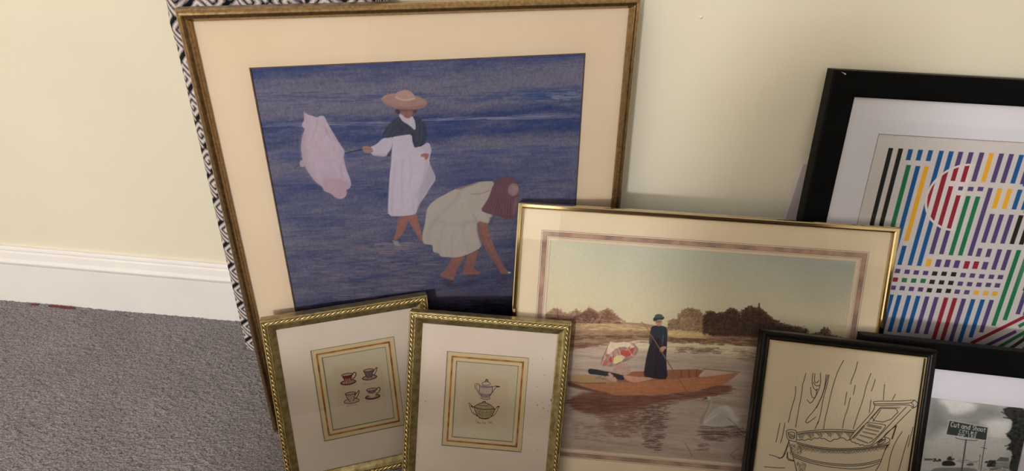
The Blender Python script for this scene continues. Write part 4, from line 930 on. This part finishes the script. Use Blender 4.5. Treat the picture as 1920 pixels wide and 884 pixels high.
# ground, cars, houses
cv.poly([(60, 770), (300, 790), (700, 800), (1060, 820), (1060, 900), (30, 900)], (168, 164, 160), 1, 3, .12)
cv.poly([(160, 880), (220, 848), (420, 846), (660, 850), (720, 900), (150, 900)], (112, 110, 108), 1, 3, .15)
cv.poly([(84, 742), (180, 745), (190, 765), (84, 768)], (58, 58, 56), .9, 2, .3)
cv.blobs([(190, 745), (270, 750), (275, 775), (190, 780)], 30, 12, (40, 40, 40), (70, 70, 68), .9, 7)
cv.poly([(285, 800), (300, 775), (350, 765), (400, 768), (440, 790), (450, 825), (390, 832), (290, 830)], (34, 34, 34), .98, 2, .3)
cv.poly([(335, 765), (360, 720), (400, 715), (400, 745), (440, 740), (430, 768)], (38, 38, 38), .95, 2, .3)
cv.streaks([(440, 755), (700, 770), (700, 800), (440, 790)], 60, 50, (80, 80, 78), (180, 176, 172), 8, .7, 8)
cv.poly([(570, 805), (620, 795), (660, 806), (650, 828), (575, 828)], (66, 66, 64), .9, 2, .3)
cv.blobs([(800, 780), (900, 765), (920, 830), (810, 840)], 60, 18, (30, 30, 30), (64, 64, 62), .9, 9)
cv.poly([(905, 775), (965, 725), (1060, 735), (1062, 780)], (84, 82, 80), .95, 2, .15); cv.poly([(915, 782), (1062, 785), (1060, 860), (925, 840)], (120, 118, 114), .9, 3, .3)
cv.streaks([(760, 840), (1060, 830), (1060, 890), (760, 884)], 60, 40, (40, 40, 40), (130, 128, 124), 9, .7, 10)
# poles
for P, w_, c in (([(728, 700), (716, 865)], 7, (64, 64, 62)), ([(788, 540), (765, 680), (736, 880)], 11, (48, 48, 46)), ([(745, 615), (800, 630)], 9, (50, 50, 48)), ([(410, 680), (405, 740)], 5, (90, 88, 86)), ([(562, 705), (558, 765)], 5, (90, 88, 86)), ([(497, 730), (495, 765)], 4, (90, 88, 86)), ([(820, 505), (1010, 520)], 3, (130, 128, 126)), ([(720, 715), (745, 720)], 5, (60, 60, 60))):
    cv.line(P, c, w_, .9, .8)
cv.line([(566, 530), (545, 690), (512, 900)], (70, 70, 68), 20, 1, .8); cv.line([(560, 530), (538, 700), (506, 900)], (128, 126, 122), 4, .7, .8)
cv.line([(445, 500), (470, 518), (600, 534), (680, 540), (700, 528)], (60, 62, 60), 9, 1, .7)
# the sign
cv.poly([(370, 300), (825, 382), (805, 541), (333, 470)], (176, 174, 170), 1, .8, .03, False)
cv.poly([(376, 307), (817, 388), (799, 533), (340, 464)], (52, 56, 54), 1, .8, .08, False)
lt = (196, 196, 192)
write('Cut', 397, 322, 28, 54, 37, 9, lt, 6.5); write('and', 520, 342, 27, 54, 37, 9.5, lt, 6.5); write('Shoot', 648, 362, 25, 54, 32, 10, lt, 5.5)
write('CITY', 492, 410, 20, 34, 28, 9, lt, 4.5); write('LIMIT', 595, 427, 18, 33, 25, 9, lt, 4.5)
write('POP.', 478, 456, 20, 32, 28, 7, lt, 4.5); write('1,158', 592, 470, 16, 30, 27, 7, lt, 4.5)
cv.map = None
cv.build('print', -.0013, M['print'], e)

# ------------------------------------------------------------------ 7. slim ebonised frame with the washtub drawing
pl = PL['sketch']; vb = pl.vfloor(-.002, .240, -.010, -.003); OUT = (-.0029, vb, .2396, .0012)
prof = [(0, -.010), (0, .0060), (.0012, .0085), (.0030, .0096), (.0048, .0092), (.0064, .0074), (.0080, .0066), (.0100, .0072), (.0112, .0066), (.0124, .0050), (.0124, .0002), (.0115, 0), (.0115, -.010)]
pl, e = framed('sketch', 'framed_drawing', 'slim glossy black frame with gold inner line holding an ink drawing of a washtub', OUT, inset(OUT, .0136), prof, M['ebony'], .010, .0024)
fil = inset(OUT, .0122)
ring('inner_lip', pl, fil, inset(fil, .0013), .0001, .0046, M['ebony'], e)
tag(ring('gold_fillet', pl, fil, inset(fil, .0014), .0046, .0054, M['fillet'], e), 'thin gold inner line')
cv = Canvas(pl, inset(OUT, .010), 2300, 1.62)
n = fbm(cv.nx, cv.ny, 6, 7, 101, 5)
cv.a[:] = lin((170, 156, 134)) * cv.gain * (.95 + .1 * n)[..., None]
ink = (30, 22, 18)
cv.src(1380, 560, 2.728)
def ln(P, w_=4.0, al=.95): cv.line(P, ink, w_, al, .6)
for P in ([(550, 318), (520, 375), (505, 420), (490, 470), (470, 560), (455, 620), (448, 668)], [(622, 325), (610, 375), (590, 420), (586, 440)], [(358, 385), (350, 410), (346, 430)], [(305, 452), (304, 500), (285, 560), (268, 634)], [(342, 432), (335, 500), (320, 570), (305, 660)],
          [(394, 384), (388, 420), (395, 460), (410, 472), (418, 465)], [(432, 382), (434, 440), (410, 500), (382, 542), (364, 520)], [(382, 455), (385, 500), (400, 514), (412, 494), (412, 465)], [(396, 430), (408, 450), (428, 446)], [(404, 386), (400, 425), (412, 436), (424, 420)],
          [(462, 390), (455, 450), (440, 500), (412, 560), (360, 620), (356, 636), (368, 638), (408, 608)], [(476, 392), (465, 450), (446, 510), (428, 620), (404, 668)], [(470, 392), (448, 485), (410, 562)], [(420, 630), (416, 642)],
          [(690, 385), (665, 450), (650, 520), (620, 600), (600, 668)], [(712, 415), (702, 450), (692, 476)], [(760, 440), (756, 480), (754, 520)], [(815, 490), (800, 520)], [(610, 445), (600, 492)], [(585, 508), (570, 570), (552, 620), (545, 666)], [(690, 520), (682, 585)], [(567, 480), (556, 545)], [(225, 640), (205, 735)],
          [(250, 640), (240, 700), (228, 740)], [(170, 800), (200, 808), (236, 822), (256, 770), (272, 730)], [(262, 790), (260, 826), (296, 834)], [(145, 862), (200, 868), (250, 868)], [(850, 682), (815, 735), (790, 800), (775, 884)], [(885, 700), (860, 780), (832, 884)], [(820, 655), (800, 720)], [(740, 570), (700, 630)], [(905, 660), (880, 760)]):
    ln(P)
for k in range(46):
    x = rng.uniform(200, 860); y = rng.uniform(400, 640); l = rng.uniform(3, 10); cv.line([(x, y), (x - l * .25, y + l)], ink, 2, .4, .5)
cv.src(1460, 720, 5.389)
def ln(P, w_=7.6, al=1): cv.line(P, ink, w_, al, .6)
# tub rim, handle, bands
for P in ([(78, 480), (100, 465), (160, 468), (184, 485), (180, 590), (150, 585), (100, 570), (82, 540), (78, 480)], [(98, 492), (150, 490), (164, 505), (160, 560), (120, 558), (100, 530), (98, 492)],
          [(184, 496), (300, 478), (450, 465), (600, 465), (770, 476)], [(190, 512), (320, 490), (480, 484), (640, 484), (760, 496)], [(180, 590), (260, 612), (380, 640), (520, 654), (680, 658), (860, 646), (1000, 630), (1090, 605), (1128, 580), (1120, 556), (1070, 540)],
          [(184, 604), (300, 636), (460, 664), (640, 672), (820, 664), (1000, 644), (1100, 618)], [(100, 576), (130, 680), (160, 790), (180, 884)], [(1122, 600), (1080, 660), (1048, 740), (1030, 800), (980, 884)], [(1100, 620), (1075, 670)],
          [(146, 712), (260, 752), (400, 790), (560, 812), (720, 822), (880, 808), (1035, 766)], [(150, 728), (280, 775), (420, 808), (580, 830), (740, 836), (900, 820), (1030, 785)], [(156, 745), (280, 792), (420, 828), (580, 852), (760, 866), (900, 850), (1010, 808)], [(1070, 540), (1080, 580), (1040, 610), (990, 622), (1010, 580), (1050, 560)],
          [(100, 600), (70, 700), (40, 752), (0, 756)], [(90, 690), (92, 760), (150, 778)],
          # washboard
          [(956, 190), (970, 178), (1100, 178), (1250, 176), (1370, 164), (1400, 190), (1406, 215), (1385, 236), (1350, 252), (1340, 240)], [(960, 205), (1100, 204), (1250, 202), (1340, 196), (1370, 168)], [(956, 190), (962, 210), (975, 220), (1100, 220), (1250, 214), (1330, 218), (1362, 240)], [(1340, 196), (1362, 215), (1362, 244)],
          [(972, 222), (960, 270), (900, 340), (820, 430), (762, 490), (712, 560), (726, 568)], [(726, 568), (800, 490), (880, 405), (920, 372)], [(1020, 250), (1240, 254), (1100, 396), (918, 368), (1020, 250)], [(1010, 262), (920, 362)], [(1290, 236), (1180, 350), (1080, 460), (970, 580), (930, 626), (905, 622)], [(1336, 262), (1220, 380), (1120, 480), (1040, 560), (940, 630)],
          [(880, 405), (900, 392), (1070, 414), (1084, 430), (1040, 490), (960, 570), (915, 600)], [(1190, 425), (1100, 490), (1060, 535)], [(1186, 425), (1160, 500), (1140, 560)],
          [(186, 566), (210, 574), (240, 566), (262, 580), (300, 556), (330, 574), (360, 546), (390, 560), (410, 544), (440, 560), (460, 552), (500, 580), (530, 588), (560, 560), (590, 566), (620, 546), (660, 550), (690, 580), (720, 566)],
          [(726, 570), (745, 596), (770, 590), (780, 612), (806, 604), (820, 626), (850, 614), (862, 632), (900, 626)]):
    ln(P)
for i_, (a, b_) in enumerate((((890, 424), (1030, 452)), ((872, 452), (1010, 482)), ((850, 486), (985, 516)), ((820, 520), (950, 555)), ((786, 556), (900, 600)), ((900, 410), (1040, 440)))):
    cv.line([a, b_], ink, 9, .9, .8); cv.line([(a[0] + 4, a[1] + 12), (b_[0], b_[1] + 10)], ink, 4, .7)
for x in range(1030, 1240, 7): cv.line([(x, 236 + rng.uniform(-4, 2)), (x - 14, 252)], ink, 4, .7)
for k in range(18): x = 925 + k * 5.4; cv.line([(x, 366 - k * 6.4), (x + 12, 356 - k * 6.4)], ink, 4, .7)
for k in range(26): t = k / 25; x = 862 - 110 * t; y = 425 + 125 * t; cv.line([(x - 6, y), (x + 10, y + 8)], ink, 6, .75)
for k in range(110):      # hatching inside the far wall and below the rim
    x = 196 + k * 5.1; y = 512 - min(26, k * .55); l = 34 + 22 * math.sin(k * .33) + rng.uniform(-6, 6); cv.line([(x, y), (x + rng.uniform(4, 16), y + l)], ink, 4, .72)
for k in range(120):
    x = 190 + k * 7.6; t = (x - 190) / 912; y = 612 + 58 * math.sin(math.pi * min(1, t * 1.02)) ** .8 * (1 - .15 * t); l = rng.uniform(26, 52)
    cv.line([(x, y), (x + 30, y + l)], ink, 3.4, .6); cv.line([(x + 26, y + 2), (x - 6, y + l)], ink, 3.4, .6)
for k in range(80):
    x = rng.uniform(112, 240); y = 600 + rng.uniform(0, 100) + (x - 112) * .1; cv.line([(x, y), (x + rng.uniform(-26, 26), y + rng.uniform(14, 30))], ink, 4, .6)
for k in range(60):
    x = rng.uniform(180, 280); y = rng.uniform(790, 884); cv.line([(x, y), (x + rng.uniform(-16, 16), y + rng.uniform(14, 34))], ink, 4, .6)
for k in range(24): x = 104 + k * 2.4; cv.line([(x, 500 + k), (x + 10, 548)], ink, 3, .5)
for k in range(30): x = 1006 + k * 2.2; cv.line([(x, 612 - k * 1.5), (x + 8, 572 - k * .4)], ink, 4, .6)
cv.map = None
cv.build('drawing', -.0004, M['print'], e)

# ------------------------------------------------------------------ 8. key patterned fabric piece behind the large frame
KEY = np.array([[1,1,1,1,1,1,1,0],[1,0,0,0,0,0,1,0],[1,0,1,1,1,0,1,0],[1,0,1,0,1,0,1,0],[1,0,1,0,0,0,1,0],[1,0,1,1,1,1,1,0],[1,0,0,0,0,0,0,0],[1,1,1,1,1,1,1,1]], bool)
def ray_at(px, py, y):
    d = (px - 960.0) / FPX * CR - (py - 442.0) / FPX * CU + CF; t = (y - C0[1]) / d[1]; return C0 + t * d
zs = np.linspace(0.001, 0.80, 560)
# left silhouette (x) and how far the front stands off the wall (y), from floor to top
lv = [(454.5, 655.6, -.092), (432, 560, -.100), (399, 420, -.110), (366, 280, -.122), (334, 146, -.134), (320.5, 90, -.139), (307, 45, -.144), (300, 0, -.148)]
Lp = np.array([ray_at(*q) for q in lv]); xl = np.interp(zs, Lp[:, 2], Lp[:, 0]); xl[zs > Lp[-1, 2]] = Lp[-1, 0] + (zs[zs > Lp[-1, 2]] - Lp[-1, 2]) * -.02
yf = np.interp(zs, Lp[:, 2], Lp[:, 1]); yf[zs > Lp[-1, 2]] = Lp[-1, 1]
xr = -.262 - .0 * zs
NS = 430
tt = np.linspace(0, 1, NS); rows = []; arc = []
R0 = .020
for z, xa, yb in zip(zs, xl, yf):
    # cross-section: back-left, round corner, front with gathers, round corner, back-right
    wdt = xr - xa if np.isscalar(xr) else xr[0] - xa
    L1 = abs(yb) - R0 - .019; La = R0 * math.pi / 2; Lf = wdt - 2 * R0; tot = 2 * L1 + 2 * La + Lf; s = tt * tot
    px_ = np.empty(NS); py_ = np.empty(NS)
    for k in range(5):
        pass
    a = s < L1; px_[a] = xa; py_[a] = -.019 - s[a]
    b_ = (s >= L1) & (s < L1 + La); th = (s[b_] - L1) / R0; px_[b_] = xa + R0 - R0 * np.cos(th); py_[b_] = yb + R0 - R0 * np.sin(th)
    c = (s >= L1 + La) & (s < L1 + La + Lf); q = s[c] - L1 - La; px_[c] = xa + R0 + q
    top = np.clip((z - .56) / .12, 0, 1); dip = sum(np.exp(-((px_[c] - gx - (z - .7) * sl) / .006) ** 2) for gx, sl in ((-.560, .18), (-.498, -.05), (-.438, .05), (-.352, .12), (-.300, 0)))
    yslope = (px_[c] - xa) * .16 * np.clip((z - .3) / .4, 0, 1)
    py_[c] = yb + yslope + top * (.009 * dip)
    yr = yb + (xr[0] - xa) * .16 * np.clip((z - .3) / .4, 0, 1) if not np.isscalar(xr) else yb
    d = (s >= L1 + La + Lf) & (s < L1 + 2 * La + Lf); th = (s[d] - L1 - La - Lf) / R0; px_[d] = xr[0] - R0 + R0 * np.sin(th); py_[d] = yr + R0 - R0 * np.cos(th)
    g_ = s >= L1 + 2 * La + Lf; px_[g_] = xr[0]; py_[g_] = np.minimum(-.019, yr + R0 + (s[g_] - L1 - 2 * La - Lf))
    close = np.clip((z - .765) / .035, 0, 1) ** 2 * .9                                   # padded top edge
    py_ = py_ * (1 - close * .6) - .04 * close * .6
    rows.append(np.stack([px_, py_, np.full(NS, z)], 1)); arc.append(s)
P = np.array(rows); S_ = np.array(arc); Z_ = zs[:, None] * np.ones((1, NS))
unit = .0041; a45 = math.radians(43)
Ux = (S_ * math.cos(a45) + Z_ * math.sin(a45)) / unit; Uy = (-S_ * math.sin(a45) + Z_ * math.cos(a45)) / unit
acc = np.zeros(S_.shape)
for ox in (-.3, 0, .3):
    for oy in (-.3, 0, .3):
        acc += KEY[np.floor(Uy + oy).astype(int) % 8, np.floor(Ux + ox).astype(int) % 8]
acc /= 9
colr = lin((24, 28, 32)) * acc[..., None] + lin((222, 208, 204)) * (1 - acc[..., None])
fb = bpy.data.objects.new('fabric_organizer', None); COL.objects.link(fb); fb.location = (-.43, -.06, 0)
tag(fb, 'black and cream key patterned fabric panel standing behind the largest gold frame', 'fabric panel')
P = P - np.array([-.43, -.06, 0])
grid_mesh('fabric_cover', P, M['fabric'], fb, colr, True)
inner = noisy('dark lining', (.02, .02, .02), (.03, .03, .03), (20, 20, 20), .95)
top = [tuple(p) for p in P[-1]]; mesh_obj('top_panel', top, [tuple(range(NS))], inner, fb)
bx = box('backing_board', xl.min() + .43 + .012, -.262 + .43 - .012, -.006, .040, .004, .76, inner, fb)

# ------------------------------------------------------------------ 9. wall plate, wall specks, scraps on the carpet
px0, pz1 = .3909, .4522; PWD, PHT = .0760, .1300
plate_m = noisy('white wall plate plastic', tuple(lin((206, 196, 196))), tuple(lin((212, 202, 200))), (20, 20, 20), .35)
e = bpy.data.objects.new('outlet_plate', None); COL.objects.link(e); e.location = (px0 + PWD / 2, 0, pz1 - PHT)
tag(e, 'white plastic outlet plate on the wall, half hidden by the striped picture', 'outlet')
socket_m = noisy('grey socket plastic', tuple(lin((150, 142, 142))), tuple(lin((160, 152, 150))), (20, 20, 20), .25)
def plate(name, w_, h_, d0, d1, bv, z0, mat):
    hw = w_ / 2
    vs = [(-hw, -d0, z0), (hw, -d0, z0), (hw, -d0, z0 + h_), (-hw, -d0, z0 + h_), (-hw + bv, -d1, z0 + bv), (hw - bv, -d1, z0 + bv), (hw - bv, -d1, z0 + h_ - bv), (-hw + bv, -d1, z0 + h_ - bv)]
    return mesh_obj(name, vs, [(0, 1, 5, 4), (1, 2, 6, 5), (2, 3, 7, 6), (3, 0, 4, 7), (4, 5, 6, 7), (3, 2, 1, 0)], mat, e)
plate('cover_plate', PWD, PHT, -.0003, .0062, .0045, 0, plate_m)
for zc in (PHT / 2 + .0215, PHT / 2 - .0215):
    vs = []; fs = []; N_ = 40
    for r, d in ((.0185, .0060), (.0180, .0078), (.0168, .0082), (.0160, .0066), (.0155, .0062)):
        for k in range(N_): t = 2 * math.pi * k / N_; vs.append((r * math.cos(t), -d, zc + r * math.sin(t)))
    for j in range(4):
        for k in range(N_): q = (k + 1) % N_; fs.append((j * N_ + k, j * N_ + q, (j + 1) * N_ + q, (j + 1) * N_ + k))
    fs.append(tuple(range(4 * N_, 5 * N_)))
    so = mesh_obj('socket', vs, fs, socket_m, e)
    for sx in (-.006, .006): box('slot', sx - .001, sx + .001, -.0068, -.0060, zc - .002, zc + .006, inner, so)
def wall_pt(px, py): return ray_at(px, py, 0)
q = wall_pt(1314.5, 32)
vs = []; fs = []
for j, (r, d) in enumerate(((.0022, .0), (.0022, .001), (.0012, .0022), (.0001, .0025))):
    for k in range(10): t = k * math.pi / 5; vs.append((r * math.cos(t), -d, r * math.sin(t)))
for j in range(3):
    for k in range(10): fs.append((j * 10 + k, j * 10 + (k + 1) % 10, (j + 1) * 10 + (k + 1) % 10, (j + 1) * 10 + k))
o = mesh_obj('wall_nail', vs, fs, noisy('white painted nail', (.8, .78, .7), (.85, .82, .74), (90, 90, 90), .3), None, True); o.location = (q[0], 0, q[2])
tag(o, 'tiny painted nail in the bare wall right of the largest frame', 'nail')
red = noisy('dark red paper', tuple(lin((120, 32, 34))), tuple(lin((84, 26, 28))), (300, 300, 300), .8)
for i, (x0, x1, y_, lab) in enumerate(((60, 74, 568, 'smallest curled dark red scrap at the baseboard, nearest the left edge'), (92, 116, 572, 'ragged dark red scrap lying between two others at the baseboard'), (112, 144, 574, 'longest dark red scrap lying along the foot of the baseboard'))):
    a = np.array([(x0 - 960.0) / FPX, 0, 0]); d0 = (x0 - 960.0) / FPX * CR - (y_ - 442.0) / FPX * CU + CF; d1 = (x1 - 960.0) / FPX * CR - (y_ + 1 - 442.0) / FPX * CU + CF
    A = C0 + d0 * ((.003 - C0[2]) / d0[2]); B = C0 + d1 * ((.003 - C0[2]) / d1[2]); A[1] = min(A[1], -.021); B[1] = min(B[1], -.021)
    vs, fs = [], []; n = 9
    for k in range(n):
        t = k / (n - 1); c = A * (1 - t) + B * t; wd = .0035 * math.sin(math.pi * (.12 + .76 * t)) * random.uniform(.6, 1.2); h = random.uniform(.0, .0025)
        vs += [(c[0], c[1] - wd, .0015), (c[0], c[1], .003 + h), (c[0], c[1] + wd * .6, .0015), (c[0], c[1], .0008)]
    for k in range(n - 1):
        for j in range(4): fs.append((4 * k + j, 4 * k + (j + 1) % 4, 4 * k + 4 + (j + 1) % 4, 4 * k + 4 + j))
    fs += [(3, 2, 1, 0), tuple(4 * (n - 1) + j for j in range(4))]
    o = mesh_obj('paper_scrap', vs, fs, red); tag(o, lab, 'paper scrap', 'dark red scraps along the baseboard')

# ------------------------------------------------------------------ 10. low chest of drawers added out of view to shade the foot of the pictures
wood = noisy('dark walnut veneer', (.05, .028, .016), (.09, .052, .03), (2, 30, 30), .45)
e = bpy.data.objects.new('added_shade_chest', None); COL.objects.link(e); e.location = (.56, -1.78, 0)
tag(e, 'added low walnut chest of drawers, unseen behind the viewpoint, shading the pictures', 'chest of drawers')
def cbox(name, x0, x1, y0, y1, z0, z1, parent, b_=.003): return box(name, x0, x1, y0, y1, z0, z1, wood, parent, b_)
cbox('body', -1.14, 1.14, -.235, .225, .06, .685, e); cbox('top', -1.16, 1.16, -.25, .25, .685, .71, e, .006)
for sx in (-1.09, 1.05):
    for sy in (-.22, .17): cbox('leg', sx, sx + .04, sy, sy + .04, .0, .06, e)
for i in range(3):
    for j in range(3):
        x0 = -1.12 + i * .752; z0 = .075 + j * .203
        d = cbox('drawer', x0, x0 + .736, .225, .243, z0, z0 + .193, e)
        for kx in (.2, .536):
            vs, fs = [], []; N_ = 14
            for r, dd in ((.006, .243), (.006, .252), (.014, .258), (.014, .264), (.009, .268)):
                for k in range(N_): t = 2 * math.pi * k / N_; vs.append((x0 + kx + r * math.cos(t), dd, z0 + .096 + r * math.sin(t)))
            for a in range(4):
                for k in range(N_): q = (k + 1) % N_; fs.append((a * N_ + k, a * N_ + q, (a + 1) * N_ + q, (a + 1) * N_ + k))
            fs.append(tuple(range(4 * N_, 5 * N_))); mesh_obj('knob', vs, fs, M['gold_antique'], d)

vz = [(0.0, .0), (.060, .0), (.075, .012), (.098, .10), (.112, .20), (.118, .27), (.112, .33), (.094, .375), (.068, .402), (.058, .412), (.060, .42), (.050, .42), (.046, .41), (0.0, .40)]  # vase added out of view to cast the soft arched wall shadow
vs, fs = [], []; N_ = 40
for r, z in vz:
    for k in range(N_): t = 2 * math.pi * k / N_; vs.append((max(r * .70, .0005) * math.cos(t), max(r * .70, .0005) * math.sin(t), z))
for a in range(len(vz) - 1):
    for k in range(N_): q = (k + 1) % N_; fs.append((a * N_ + k, a * N_ + q, (a + 1) * N_ + q, (a + 1) * N_ + k))
o = mesh_obj('added_shadow_vase', vs, fs, noisy('grey glazed ceramic', (.16, .15, .15), (.22, .21, .20), (12, 12, 12), .3), None, True); o.location = (-.165, -1.78, .7105)
tag(o, 'added grey ceramic vase, unseen, casting the arched shadow on the wall', 'vase')
